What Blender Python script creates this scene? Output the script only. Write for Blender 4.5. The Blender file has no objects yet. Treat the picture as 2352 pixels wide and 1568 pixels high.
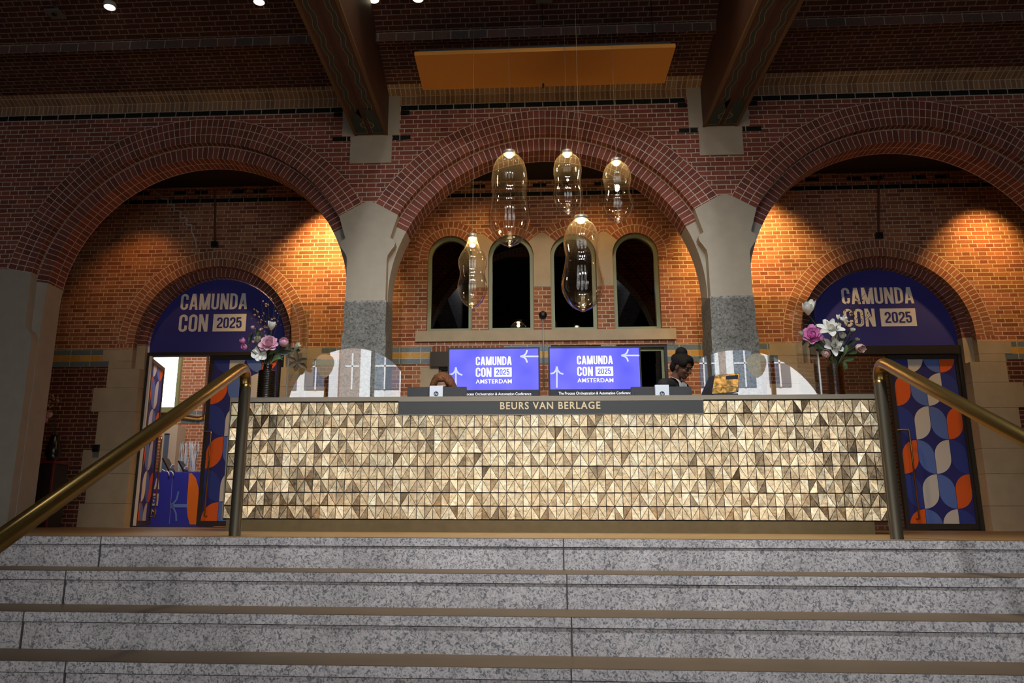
import bpy, bmesh, math, random
from mathutils import Vector, Matrix, Euler
from mathutils.geometry import tessellate_polygon
random.seed(7)
S = bpy.context.scene
COL = S.collection
PI = math.pi
def R(d): return math.radians(d)
sin, cos = math.sin, math.cos

# ------------------------------------------------------------------ camera
FPX, PX, PY = 1811.0, 1104.0, 784.0
TILT, YAW, ROLL, CAMZ = R(12.94), math.atan(.0608), .0039, .08
FW = Vector((-sin(YAW)*cos(TILT), cos(YAW)*cos(TILT), sin(TILT)))
_r = Vector((cos(YAW), sin(YAW), 0)); _u = _r.cross(FW)
RT = _r*cos(ROLL) + _u*sin(ROLL); UP = -_r*sin(ROLL) + _u*cos(ROLL)
CP = Vector((0, 0, CAMZ))
cam_d = bpy.data.cameras.new('camera'); cam = bpy.data.objects.new('camera', cam_d); COL.objects.link(cam)
cam.matrix_world = Matrix(((RT.x, UP.x, -FW.x, CP.x), (RT.y, UP.y, -FW.y, CP.y), (RT.z, UP.z, -FW.z, CP.z), (0, 0, 0, 1)))
cam_d.sensor_width = 36; cam_d.lens = FPX/2352*36; cam_d.shift_x = (1176-PX)/2352; cam_d.clip_start = .05; cam_d.clip_end = 200
S.camera = cam
def at(x, y, Y):
    """world point seen at photo pixel x, y on the vertical plane at depth Y"""
    d = FW*FPX + RT*(x-PX) - UP*(y-PY)
    return CP + d*(Y/d.y)
S.view_settings.view_transform = 'Standard'
try: S.view_settings.look = 'None'
except Exception: pass
S.view_settings.exposure = 0.0; S.view_settings.gamma = 1.0; S.view_settings.use_curve_mapping = False

# ------------------------------------------------------------------ materials
M = {}
def nt(name):
    m = bpy.data.materials.new(name); m.use_nodes = True; M[name] = m
    t = m.node_tree; b = t.nodes['Principled BSDF']
    return m, t, b
def L(t, a, b): t.links.new(a, b)
def N(t, typ, **kw):
    n = t.nodes.new(typ)
    for k, v in kw.items():
        if isinstance(k, str) and k.startswith('i_'): n.inputs[k[2:].replace('_', ' ')].default_value = v
        else: setattr(n, k, v)
    return n
def col4(c): return (c[0], c[1], c[2], 1)
def plain(name, c, rough=.6, metal=0, spec=.5, noise=0, nscale=30, bump=0, emit=None, es=1):
    m, t, b = nt(name)
    b.inputs['Base Color'].default_value = col4(c); b.inputs['Roughness'].default_value = rough
    b.inputs['Metallic'].default_value = metal; b.inputs['Specular IOR Level'].default_value = spec
    if noise or bump:
        tc = N(t, 'ShaderNodeTexCoord'); nz = N(t, 'ShaderNodeTexNoise'); nz.inputs['Scale'].default_value = nscale; nz.inputs['Detail'].default_value = 5
        L(t, tc.outputs['Object'], nz.inputs['Vector'])
        if noise:
            mx = N(t, 'ShaderNodeMix', data_type='RGBA')
            mx.inputs[6].default_value = col4([x*(1-noise) for x in c]); mx.inputs[7].default_value = col4([min(1, x*(1+noise)) for x in c])
            L(t, nz.outputs['Fac'], mx.inputs[0]); L(t, mx.outputs[2], b.inputs['Base Color'])
        if bump:
            bp = N(t, 'ShaderNodeBump'); bp.inputs['Strength'].default_value = bump; bp.inputs['Distance'].default_value = .01
            L(t, nz.outputs['Fac'], bp.inputs['Height']); L(t, bp.outputs['Normal'], b.inputs['Normal'])
    if emit:
        b.inputs['Emission Color'].default_value = col4(emit); b.inputs['Emission Strength'].default_value = es
    return m
def brick(name, c1, c2, mortar, bw=.222, rh=.06, ms=.006, squash=.5, sqf=2, off=.5, rough=.8, bias=0.0, bump=.5):
    m, t, b = nt(name)
    uv = N(t, 'ShaderNodeUVMap')
    bt = N(t, 'ShaderNodeTexBrick'); bt.offset = off; bt.offset_frequency = 2; bt.squash = squash; bt.squash_frequency = sqf
    I = bt.inputs
    I['Color1'].default_value = col4(c1); I['Color2'].default_value = col4(c2); I['Mortar'].default_value = col4(mortar)
    I['Scale'].default_value = 1; I['Mortar Size'].default_value = ms; I['Mortar Smooth'].default_value = .15; I['Bias'].default_value = bias
    I['Brick Width'].default_value = bw; I['Row Height'].default_value = rh
    wob = N(t, 'ShaderNodeTexNoise'); wob.inputs['Scale'].default_value = 14; wob.inputs['Detail'].default_value = 2
    L(t, uv.outputs['UV'], wob.inputs['Vector'])
    sc = N(t, 'ShaderNodeVectorMath', operation='SCALE'); sc.inputs[3].default_value = .006
    L(t, wob.outputs['Color'], sc.inputs[0])
    ad = N(t, 'ShaderNodeVectorMath', operation='ADD'); L(t, uv.outputs['UV'], ad.inputs[0]); L(t, sc.outputs[0], ad.inputs[1])
    L(t, ad.outputs[0], I['Vector'])
    nz = N(t, 'ShaderNodeTexNoise'); nz.inputs['Scale'].default_value = 45; nz.inputs['Detail'].default_value = 4
    L(t, uv.outputs['UV'], nz.inputs['Vector'])
    nz2 = N(t, 'ShaderNodeTexNoise'); nz2.inputs['Scale'].default_value = 1.3; L(t, uv.outputs['UV'], nz2.inputs['Vector'])
    av = N(t, 'ShaderNodeMath', operation='ADD'); L(t, nz.outputs['Fac'], av.inputs[0]); L(t, nz2.outputs['Fac'], av.inputs[1])
    mr = N(t, 'ShaderNodeMapRange'); mr.inputs['From Min'].default_value = .6; mr.inputs['From Max'].default_value = 1.4; mr.inputs['To Min'].default_value = .72; mr.inputs['To Max'].default_value = 1.25
    L(t, av.outputs[0], mr.inputs['Value'])
    mul = N(t, 'ShaderNodeMix', data_type='RGBA', blend_type='MULTIPLY'); mul.inputs[0].default_value = 1
    L(t, bt.outputs['Color'], mul.inputs[6]); L(t, mr.outputs[0], mul.inputs[7]); L(t, mul.outputs[2], b.inputs['Base Color'])
    b.inputs['Roughness'].default_value = rough; b.inputs['Specular IOR Level'].default_value = .3
    bp = N(t, 'ShaderNodeBump'); bp.invert = True; bp.inputs['Strength'].default_value = bump; bp.inputs['Distance'].default_value = .006
    L(t, bt.outputs['Fac'], bp.inputs['Height']); L(t, bp.outputs['Normal'], b.inputs['Normal'])
    return m
def speckle(name, dark, mid, light, scale=55, rough=.55, dist=1.2, lo=.36, hi=.62):
    m, t, b = nt(name)
    tc = N(t, 'ShaderNodeTexCoord')
    nz = N(t, 'ShaderNodeTexNoise'); nz.inputs['Scale'].default_value = scale; nz.inputs['Detail'].default_value = 3; nz.inputs['Roughness'].default_value = .6; nz.inputs['Distortion'].default_value = dist
    L(t, tc.outputs['Object'], nz.inputs['Vector'])
    cr = N(t, 'ShaderNodeValToRGB'); e = cr.color_ramp.elements
    e[0].position = lo; e[0].color = col4(dark); e[1].position = hi; e[1].color = col4(light)
    k = e.new((lo+hi)/2 - .03); k.color = col4(mid)
    L(t, nz.outputs['Fac'], cr.inputs['Fac'])
    n2 = N(t, 'ShaderNodeTexNoise'); n2.inputs['Scale'].default_value = 3; L(t, tc.outputs['Object'], n2.inputs['Vector'])
    mr = N(t, 'ShaderNodeMapRange'); mr.inputs['From Min'].default_value = .3; mr.inputs['From Max'].default_value = .7; mr.inputs['To Min'].default_value = .85; mr.inputs['To Max'].default_value = 1.15
    L(t, n2.outputs['Fac'], mr.inputs['Value'])
    mul = N(t, 'ShaderNodeMix', data_type='RGBA', blend_type='MULTIPLY'); mul.inputs[0].default_value = 1
    L(t, cr.outputs['Color'], mul.inputs[6]); L(t, mr.outputs[0], mul.inputs[7]); L(t, mul.outputs[2], b.inputs['Base Color'])
    b.inputs['Roughness'].default_value = rough
    return m
def glass(name, tint=(1, 1, 1), refl=.05, graz=.7, rough=0.0, haze=None, hfac=0.0, pw=4, edge=None):
    m, t, b = nt(name); t.nodes.remove(b)
    out = t.nodes['Material Output']
    tr = N(t, 'ShaderNodeBsdfTransparent'); tr.inputs['Color'].default_value = col4(tint)
    gl = N(t, 'ShaderNodeBsdfGlossy'); gl.inputs['Roughness'].default_value = rough
    lw = N(t, 'ShaderNodeLayerWeight'); lw.inputs['Blend'].default_value = .5
    p = N(t, 'ShaderNodeMath', operation='POWER'); p.inputs[1].default_value = pw; L(t, lw.outputs['Facing'], p.inputs[0])
    mr = N(t, 'ShaderNodeMapRange'); mr.inputs['To Min'].default_value = refl; mr.inputs['To Max'].default_value = graz
    L(t, p.outputs[0], mr.inputs['Value'])
    mx = N(t, 'ShaderNodeMixShader'); L(t, mr.outputs[0], mx.inputs[0]); L(t, tr.outputs[0], mx.inputs[1]); L(t, gl.outputs[0], mx.inputs[2])
    last = mx
    if edge:
        em = N(t, 'ShaderNodeMix', data_type='RGBA'); em.inputs[6].default_value = col4(tint); em.inputs[7].default_value = col4(edge)
        pe_ = N(t, 'ShaderNodeMath', operation='POWER'); pe_.inputs[1].default_value = 2.2; L(t, lw.outputs['Facing'], pe_.inputs[0]); L(t, pe_.outputs[0], em.inputs[0]); L(t, em.outputs[2], tr.inputs['Color'])
    if haze:   # a thin metallic film, denser towards the top of the shade
        tc = N(t, 'ShaderNodeTexCoord'); sp = N(t, 'ShaderNodeSeparateXYZ'); L(t, tc.outputs['Generated'], sp.inputs[0])
        h = N(t, 'ShaderNodeMapRange'); h.inputs['From Min'].default_value = .3; h.inputs['From Max'].default_value = 1; h.inputs['To Min'].default_value = hfac*.15; h.inputs['To Max'].default_value = hfac
        L(t, sp.outputs['Z'], h.inputs['Value'])
        df = N(t, 'ShaderNodeBsdfTranslucent'); df.inputs['Color'].default_value = col4(haze)
        m2 = N(t, 'ShaderNodeMixShader'); L(t, h.outputs[0], m2.inputs[0]); L(t, mx.outputs[0], m2.inputs[1]); L(t, df.outputs[0], m2.inputs[2]); last = m2
    L(t, last.outputs[0], out.inputs['Surface'])
    return m

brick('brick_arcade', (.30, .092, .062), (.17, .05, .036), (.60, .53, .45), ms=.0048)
brick('brick_ring', (.27, .08, .056), (.155, .047, .035), (.60, .53, .45), bw=.069, rh=.1067, squash=1, off=0, ms=.0045)
brick('brick_ring_single', (.27, .08, .056), (.155, .047, .035), (.60, .53, .45), bw=.069, rh=.16, squash=1, off=0, ms=.0045)
brick('brick_tile_row', (.20, .10, .075), (.10, .085, .08), (.4, .34, .28), bw=.21, rh=.11, squash=1, off=0)
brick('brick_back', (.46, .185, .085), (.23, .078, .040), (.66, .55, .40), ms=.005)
brick('brick_back_ring', (.42, .165, .08), (.27, .09, .045), (.62, .50, .36), bw=.064, rh=.12, squash=1, off=.5)
brick('brick_maroon', (.13, .036, .025), (.085, .026, .02), (.34, .25, .16))  # maroon brick; brick and mortar lowered further for the unlit lower wall
brick('brick_soldier', (.38, .22, .11), (.24, .13, .07), (.52, .45, .36), bw=.062, rh=.125, squash=1, off=0)
brick('brick_soldier_red', (.33, .11, .05), (.22, .07, .035), (.6, .48, .36), bw=.064, rh=.14, squash=1, off=0)
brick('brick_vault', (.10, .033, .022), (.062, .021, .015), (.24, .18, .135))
plain('case_cream', (.5, .44, .33), .6)
brick('brick_black', (.012, .016, .015), (.02, .022, .02), (.45, .4, .34), bw=.222, rh=.074, squash=1, off=0, rough=.25)
brick('brick_blue', (.17, .24, .27), (.12, .17, .19), (.5, .45, .36), bw=.30, rh=.085, squash=1, off=0, rough=.4, bump=.2)
brick('brick_yellow', (.62, .36, .07), (.52, .28, .05), (.5, .40, .26), bw=.15, rh=.085, squash=1, off=0, rough=.4, bump=.2)
brick('brick_room', (.44, .18, .09), (.30, .11, .055), (.6, .5, .38))
plain('stone', (.43, .385, .31), .85, noise=.14, nscale=7, bump=.12)
plain('stone_jamb', (.46, .375, .245), .8, noise=.18, nscale=5, bump=.1)
speckle('granite_pier', (.10, .098, .09), (.26, .25, .225), (.40, .385, .35), 40, .5, .8, .36, .64)
speckle('granite_step', (.115, .115, .125), (.32, .295, .285), (.50, .455, .435), 58, .5, 1.6, .38, .60)
plain('tread', (.125, .075, .032), .5, noise=.15, nscale=4)  # worn brown, with the counter's warm reflection put into the colour
plain('landing', (.30, .16, .05), .42, noise=.12, nscale=2)  # orange from the gold counter's warm bounce, put into the floor colour
plain('joint', (.06, .055, .05), .9)
plain('mortar', (.55, .47, .38), .9)
plain('beam_brown', (.055, .021, .012), .55, noise=.3, nscale=6)
plain('beam_wave', (.02, .035, .03), .6)
plain('beam_line', (.22, .17, .11), .6)
plain('beam_groove', (.05, .012, .008), .6)
plain('beam_gold', (.11, .055, .02), .6)
plain('dark_ceiling', (.02, .014, .01), .9)
plain('hall_plaster', (.16, .11, .075), .9)
plain('hall_floor', (.18, .13, .09), .5)
plain('acoustic', (.62, .26, .045), .95, noise=.12, nscale=120, bump=.15)
plain('black_metal', (.012, .011, .01), .45)
plain('door_frame', (.028, .022, .016), .45)
plain('white_metal', (.75, .76, .72), .4)
plain('green_frame', (.26, .29, .14), .45)
plain('navy', (.022, .023, .185), .55)
plain('navy_lunette', (.030, .034, .27), .6)
plain('mid_blue', (.028, .05, .30), .55)
plain('light_blue', (.11, .20, .58), .55)
plain('orange', (.80, .125, .008), .55)
plain('off_white', (.68, .66, .61), .6)
plain('text_white', (.88, .88, .86), .6)
plain('bronze_rail', (.36, .22, .065), .27, metal=.9)
plain('bronze_post', (.075, .058, .036), .42, metal=.7)
plain('counter_steel', (.30, .255, .19), .35, metal=.8)
plain('counter_plinth', (.17, .12, .055), .4, metal=.7, noise=.25, nscale=12)
plain('counter_body', (.03, .025, .02), .7)
plain('sign_grey', (.045, .045, .043), .5)
plain('gold_letter', (.72, .56, .33), .35, metal=.6)
plain('grout', (.022, .014, .008), .8)
plain('desk_wood', (.15, .09, .05), .6)
plain('bezel', (.008, .008, .009), .35)
plain('monitor_grey', (.032, .03, .03), .45)
plain('monitor_white', (.78, .80, .84), .45)
plain('logo_ink', (.01, .012, .025), .5)
plain('screen_blue', (.02, .02, .3), .4, emit=(.105, .10, .95), es=1.0)
sb = M['screen_blue'].node_tree; sbb = sb.nodes['Principled BSDF']; tc = N(sb, 'ShaderNodeTexCoord'); nz = N(sb, 'ShaderNodeTexNoise'); nz.inputs['Scale'].default_value = 2.2; nz.inputs['Detail'].default_value = 2
L(sb, tc.outputs['Object'], nz.inputs['Vector']); cr = N(sb, 'ShaderNodeValToRGB'); cr.color_ramp.elements[0].position = .35; cr.color_ramp.elements[0].color = (.075, .075, .80, 1); cr.color_ramp.elements[1].position = .7; cr.color_ramp.elements[1].color = (.19, .18, .98, 1)
L(sb, nz.outputs['Fac'], cr.inputs['Fac']); L(sb, cr.outputs['Color'], sbb.inputs['Emission Color'])
plain('screen_black', (.004, .004, .006), .4, emit=(.004, .004, .012), es=1)
plain('screen_white', (.5, .5, .5), .4, emit=(.95, .95, 1), es=1.0)
plain('screen_lilac', (.3, .3, .5), .4, emit=(.42, .48, 1), es=1.0)
plain('screen_ink', (.02, .02, .3), .4, emit=(.05, .09, .62), es=1)
plain('lamp_cap', (.30, .27, .22), .4, metal=.6)
plain('cable_gold', (.13, .095, .05), .6)
plain('led', (1, .9, .7), .5, emit=(1, .80, .48), es=60)
plain('spot_white', (.7, .7, .68), .4)
plain('spot_led', (1, 1, 1), .5, emit=(1, .97, .93), es=2.2)
plain('spot_led_warm', (1, 1, 1), .5, emit=(1, .93, .62), es=2.0)
plain('device_grey', (.16, .155, .14), .6)
plain('lintel_brown', (.05, .038, .028), .7)
plain('rust_pipe', (.11, .045, .025), .6)
plain('steel', (.5, .5, .48), .35, metal=.7)
plain('skin_brown', (.115, .05, .027), .62, spec=.3)
plain('skin_light', (.40, .21, .13), .5)
plain('hair_black', (.010, .007, .005), .8, spec=.2, noise=.5, nscale=60, bump=.8)
plain('hair_auburn', (.17, .065, .022), .7, spec=.3, noise=.75, nscale=55, bump=1.0)
plain('suit_black', (.008, .007, .007), .8)
plain('shirt_white', (.52, .48, .46), .7)
plain('lips', (.16, .05, .04), .5)
plain('eye_dark', (.01, .008, .006), .3)
plain('blouse', (.05, .05, .06), .8)
plain('petal_pink', (.86, .50, .60), .6, noise=.25, nscale=25)
plain('petal_magenta', (.80, .30, .60), .6, noise=.25, nscale=25)
plain('petal_blush', (.86, .60, .55), .6, noise=.2, nscale=25)
plain('petal_white', (.90, .90, .83), .6, noise=.08, nscale=25)
plain('petal_cream', (.50, .52, .36), .6, noise=.2, nscale=40)
plain('bud_tan', (.52, .30, .15), .6, noise=.3, nscale=40)
plain('bud_brown', (.085, .04, .02), .7)
plain('leaf_green', (.075, .135, .045), .5, noise=.3, nscale=20)
plain('leaf_dark', (.018, .030, .014), .5, noise=.3, nscale=20)
plain('leaf_dry', (.10, .065, .03), .7, noise=.3, nscale=20)
plain('stem_green', (.045, .07, .024), .6)
plain('stem_brown', (.035, .022, .015), .7)
plain('vase_dark', (.012, .007, .004), .2)
glass('vase_amber', (.74, .60, .26), .06, .5, .12)
plain('red_paint', (.16, .012, .016), .5)
plain('paper_white', (.75, .78, .80), .7)
plain('paper_blue', (.45, .60, .68), .7)
plain('tablet_black', (.02, .022, .03), .25)
plain('desk_blue', (.035, .045, .50), .55)
plain('desk_orange', (.95, .22, .01), .55)
plain('desk_light', (.16, .28, .72), .55)
plain('window_bright', (1, 1, 1), .5, emit=(1, 1, .98), es=2.6)
plain('facade_white', (.80, .82, .86), .8)
plain('facade_brick', (.30, .22, .19), .8)
plain('facade_glass', (.10, .14, .20), .15)
plain('street', (.16, .16, .165), .9)
plain('lamp_milk', (.78, .72, .58), .5, emit=(.80, .70, .50), es=.9)
plain('stand_frame', (.015, .010, .008), .6)
glass('screen_glass', (.96, .97, .96), .16, .8)
glass('lamp_glass', (.985, .95, .88), .09, .8, 0, (.90, .72, .44), .038, 2.4, (.62, .48, .30))
glass('pane_dark', (.12, .125, .12), .07, .8)
glass('window_pane', (.9, .93, .92), .06, .8)
# the gold tiles: each little slip has its own shade, worn and pitted
m, t, b = nt('gold_tile')
g = N(t, 'ShaderNodeNewGeometry'); cr = N(t, 'ShaderNodeValToRGB'); e = cr.color_ramp.elements
e[0].position = 0; e[0].color = (.22, .15, .085, 1); e[1].position = 1; e[1].color = (1.0, .84, .56, 1)
for p_, c_ in ((.04, (.46, .33, .19, 1)), (.22, (.80, .59, .34, 1)), (.7, (.96, .74, .44, 1))): k = e.new(p_); k.color = c_
L(t, g.outputs['Random Per Island'], cr.inputs['Fac'])
tc = N(t, 'ShaderNodeTexCoord'); nz = N(t, 'ShaderNodeTexNoise'); nz.inputs['Scale'].default_value = 28; nz.inputs['Detail'].default_value = 6; nz.inputs['Roughness'].default_value = .65; nz.inputs['Distortion'].default_value = .8
L(t, tc.outputs['Object'], nz.inputs['Vector'])
mr = N(t, 'ShaderNodeMapRange'); mr.inputs['From Min'].default_value = .34; mr.inputs['From Max'].default_value = .62; mr.inputs['To Min'].default_value = .55; mr.inputs['To Max'].default_value = 1.15
L(t, nz.outputs['Fac'], mr.inputs['Value'])
mul = N(t, 'ShaderNodeMix', data_type='RGBA', blend_type='MULTIPLY'); mul.inputs[0].default_value = 1
L(t, cr.outputs['Color'], mul.inputs[6]); L(t, mr.outputs[0], mul.inputs[7]); L(t, mul.outputs[2], b.inputs['Base Color'])
b.inputs['Metallic'].default_value = .92; b.inputs['Roughness'].default_value = .21
bp = N(t, 'ShaderNodeBump'); bp.inputs['Strength'].default_value = .35; bp.inputs['Distance'].default_value = .006
L(t, nz.outputs['Fac'], bp.inputs['Height']); L(t, bp.outputs['Normal'], b.inputs['Normal'])
# tablet face: mottled amber colour painting the orange brick it reflects
m, t, b = nt('amber_reflection')
tc = N(t, 'ShaderNodeTexCoord'); nz = N(t, 'ShaderNodeTexNoise'); nz.inputs['Scale'].default_value = 22; nz.inputs['Detail'].default_value = 3; nz.inputs['Distortion'].default_value = .8
L(t, tc.outputs['Object'], nz.inputs['Vector']); cr = N(t, 'ShaderNodeValToRGB'); e = cr.color_ramp.elements
e[0].position = .4; e[0].color = (.20, .12, .03, 1); e[1].position = .6; e[1].color = (.85, .42, .10, 1)
L(t, nz.outputs['Fac'], cr.inputs['Fac']); L(t, cr.outputs['Color'], b.inputs['Base Color']); b.inputs['Roughness'].default_value = .25

# ------------------------------------------------------------------ mesh builder
class MB:
    def __init__(s): s.v = []; s.f = []; s.uv = []; s.mi = []; s.sm = []
    def face(s, pts, uv=None, m=0, sm=False):
        i = len(s.v); s.v += [Vector(p) for p in pts]; s.f.append(list(range(i, i+len(pts)))); s.uv.append(uv); s.mi.append(m); s.sm.append(sm)
    def box(s, x0, x1, y0, y1, z0, z1, m=0):
        a = [(x0, y0, z0), (x1, y0, z0), (x1, y1, z0), (x0, y1, z0), (x0, y0, z1), (x1, y0, z1), (x1, y1, z1), (x0, y1, z1)]
        for q in ((0, 1, 5, 4), (1, 2, 6, 5), (2, 3, 7, 6), (3, 0, 4, 7), (4, 5, 6, 7), (3, 2, 1, 0)): s.face([a[k] for k in q], None, m)
    def obox(s, mat, sx, sy, sz, m=0):
        """box of half sizes under a matrix"""
        a = [mat @ Vector(p) for p in ((-sx, -sy, -sz), (sx, -sy, -sz), (sx, sy, -sz), (-sx, sy, -sz), (-sx, -sy, sz), (sx, -sy, sz), (sx, sy, sz), (-sx, sy, sz))]
        for q in ((0, 1, 5, 4), (1, 2, 6, 5), (2, 3, 7, 6), (3, 0, 4, 7), (4, 5, 6, 7), (3, 2, 1, 0)): s.face([a[k] for k in q], None, m)
    def prism(s, poly, y0, y1, holes=(), m=0, ms=None, back=True, sides=True):
        """2D polygon(s) in x, z, extruded from y0 (front) to y1"""
        loops = [list(poly)] + [list(h) for h in holes]
        flat = [p for l in loops for p in l]
        tris = tessellate_polygon([[Vector((p[0], p[1], 0)) for p in l] for l in loops])
        for tr in tris:
            q = [flat[k] for k in tr]
            if (q[1][0]-q[0][0])*(q[2][1]-q[0][1]) - (q[1][1]-q[0][1])*(q[2][0]-q[0][0]) < 0: q.reverse()
            s.face([(p[0], y0, p[1]) for p in q], [p for p in q], m)
            if back: s.face([(p[0], y1, p[1]) for p in reversed(q)], [p for p in reversed(q)], m)
        if sides:
            for l in loops:
                u = 0
                for k in range(len(l)):
                    a, b = l[k], l[(k+1) % len(l)]; d = math.hypot(b[0]-a[0], b[1]-a[1])
                    s.face([(a[0], y0, a[1]), (a[0], y1, a[1]), (b[0], y1, b[1]), (b[0], y0, b[1])], [(u, 0), (u, y1-y0), (u+d, y1-y0), (u+d, 0)], m if ms is None else ms); u += d
    def flat(s, poly, Y, m=0): s.prism(poly, Y, Y, (), m, back=False, sides=False)
    def annulus(s, cx, cz, r0, r1, a0, a1, y0, y1, n=64, m=0, outer=False, v0=0.0):
        rm = (r0+r1)/2
        for k in range(n):
            A, B = a0+(a1-a0)*k/n, a0+(a1-a0)*(k+1)/n
            P = lambda r, a, y: (cx+r*cos(a), y, cz+r*sin(a))
            uA, uB = A*rm, B*rm
            s.face([P(r0, A, y0), P(r1, A, y0), P(r1, B, y0), P(r0, B, y0)], [(uA, v0), (uA, v0+r1-r0), (uB, v0+r1-r0), (uB, v0)], m)
            s.face([P(r0, B, y0), P(r0, B, y1), P(r0, A, y1), P(r0, A, y0)], [(uB, 0), (uB, y1-y0), (uA, y1-y0), (uA, 0)], m)
            if outer: s.face([P(r1, A, y0), P(r1, A, y1), P(r1, B, y1), P(r1, B, y0)], [(uA, 0), (uA, y1-y0), (uB, y1-y0), (uB, 0)], m)
            s.face([P(r0, B, y1), P(r1, B, y1), P(r1, A, y1), P(r0, A, y1)], [(uB, v0), (uB, v0+r1-r0), (uA, v0+r1-r0), (uA, v0)], m)
        for A in (a0, a1):
            s.face([P(r0, A, y0), P(r1, A, y0), P(r1, A, y1), P(r0, A, y1)], None, m)
    def grid(s, rows, m=0, sm=True, cu=False, cap0=False, cap1=False):
        """rows of points -> shared-vertex patch; cu closes each row"""
        i = len(s.v); nr, nc = len(rows), len(rows[0])
        for r in rows: s.v += [Vector(p) for p in r]
        for a in range(nr-1):
            for b in range(nc if cu else nc-1):
                b2 = (b+1) % nc
                s.f.append([i+a*nc+b, i+a*nc+b2, i+(a+1)*nc+b2, i+(a+1)*nc+b]); s.uv.append(None); s.mi.append(m); s.sm.append(sm)
        for cap, a in ((cap0, 0), (cap1, nr-1)):
            if cap: s.f.append([i+a*nc+b for b in range(nc)]); s.uv.append(None); s.mi.append(m); s.sm.append(False)
    def lathe(s, prof, c=(0, 0, 0), n=28, m=0, sm=True, caps=True):
        rows = [[(c[0]+r*cos(2*PI*k/n), c[1]+r*sin(2*PI*k/n), c[2]+z) for k in range(n)] for r, z in prof]
        s.grid(rows, m, sm, True, caps and prof[0][0] > 1e-4, caps and prof[-1][0] > 1e-4)
    def tube(s, pts, rad, n=10, m=0, caps=True, sm=True):
        pts = [Vector(p) for p in pts]; rows = []
        rads = rad if isinstance(rad, (list, tuple)) else [rad]*len(pts)
        prev = None
        for k, p in enumerate(pts):
            d = (pts[min(k+1, len(pts)-1)] - pts[max(k-1, 0)]).normalized()
            if prev is None:
                h = Vector((0, 0, 1)) if abs(d.z) < .9 else Vector((1, 0, 0)); a = d.cross(h).normalized()
            else: a = (prev - d*prev.dot(d)).normalized()
            b = d.cross(a); prev = a
            rows.append([p + (a*cos(2*PI*j/n) + b*sin(2*PI*j/n))*rads[k] for j in range(n)])
        s.grid(rows, m, sm, True, caps, caps)
    def capsule(s, a, b, ra, rb, n=14, m=0):
        a, b = Vector(a), Vector(b); d = (b-a).normalized() if (b-a).length > 1e-6 else Vector((0, 0, 1))
        pts, rads = [], []
        for k in range(5): w = PI/2*k/5; pts.append(a - d*ra*cos(w)); rads.append(max(ra*sin(w), 1e-4))
        pts.append(a); rads.append(ra); pts.append(b); rads.append(rb)
        for k in range(1, 6): w = PI/2*k/5; pts.append(b + d*rb*sin(w)); rads.append(max(rb*cos(w), 1e-4))
        s.tube(pts, rads, n, m)
    def ell(s, c, r, rot=None, n=18, m=0):
        c = Vector(c); rows = []
        q = rot if rot is not None else Matrix.Identity(3)
        for k in range(n//2+1):
            w = PI*k/(n//2)
            rows.append([c + q @ Vector((r[0]*max(sin(w), 1e-4)*cos(2*PI*j/n), r[1]*max(sin(w), 1e-4)*sin(2*PI*j/n), r[2]*cos(w))) for j in range(n)])
        s.grid(rows, m, True, True)
    def build(s, name, mats, parent=None, weld=True):
        org = Vector((0, 0, 0)); p = parent
        while p is not None: org = org + p.location; p = p.parent
        me = bpy.data.meshes.new(name); me.from_pydata([tuple(v-org) for v in s.v], [], s.f)
        if isinstance(mats, str): mats = [mats]
        for k in mats: me.materials.append(M[k])
        uvl = me.uv_layers.new(name='UVMap')
        for p, uv, mi, sm in zip(me.polygons, s.uv, s.mi, s.sm):
            p.material_index = mi; p.use_smooth = sm
            if uv is None:
                n = p.normal; ax = max(range(3), key=lambda k: abs(n[k]))
                for li in p.loop_indices:
                    co = s.v[me.loops[li].vertex_index]
                    uvl.data[li].uv = (co.x, co.z) if ax == 1 else ((co.y, co.z) if ax == 0 else (co.x, co.y))
            else:
                for li, q in zip(p.loop_indices, uv): uvl.data[li].uv = (q[0], q[1])
        if weld:
            bm = bmesh.new(); bm.from_mesh(me); bmesh.ops.remove_doubles(bm, verts=bm.verts, dist=2e-5); bm.to_mesh(me); bm.free()
        o = bpy.data.objects.new(name, me); COL.objects.link(o)
        if parent is not None: o.parent = parent
        return o
def tag(o, label=None, cat=None, group=None, kind=None):
    for k, v in (('label', label), ('category', cat), ('group', group), ('kind', kind)):
        if v: o[k] = v
    return o
def thing(name, loc, label, cat, group=None):
    o = bpy.data.objects.new(name, None); o.empty_display_size = .1; COL.objects.link(o); o.location = loc
    return tag(o, label, cat, group)
def struct(o): o['kind'] = 'structure'; return o
def copy_tree(o, parent=None):
    c = o.copy(); COL.objects.link(c)
    if parent is not None: c.parent = parent
    for ch in list(o.children): copy_tree(ch, c)
    return c
def arcpts(cx, cz, r, a0, a1, n): return [(cx+r*cos(a0+(a1-a0)*k/n), cz+r*sin(a0+(a1-a0)*k/n)) for k in range(n+1)]
def rect(x0, x1, z0, z1): return [(x0, z0), (x1, z0), (x1, z1), (x0, z1)]

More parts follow.
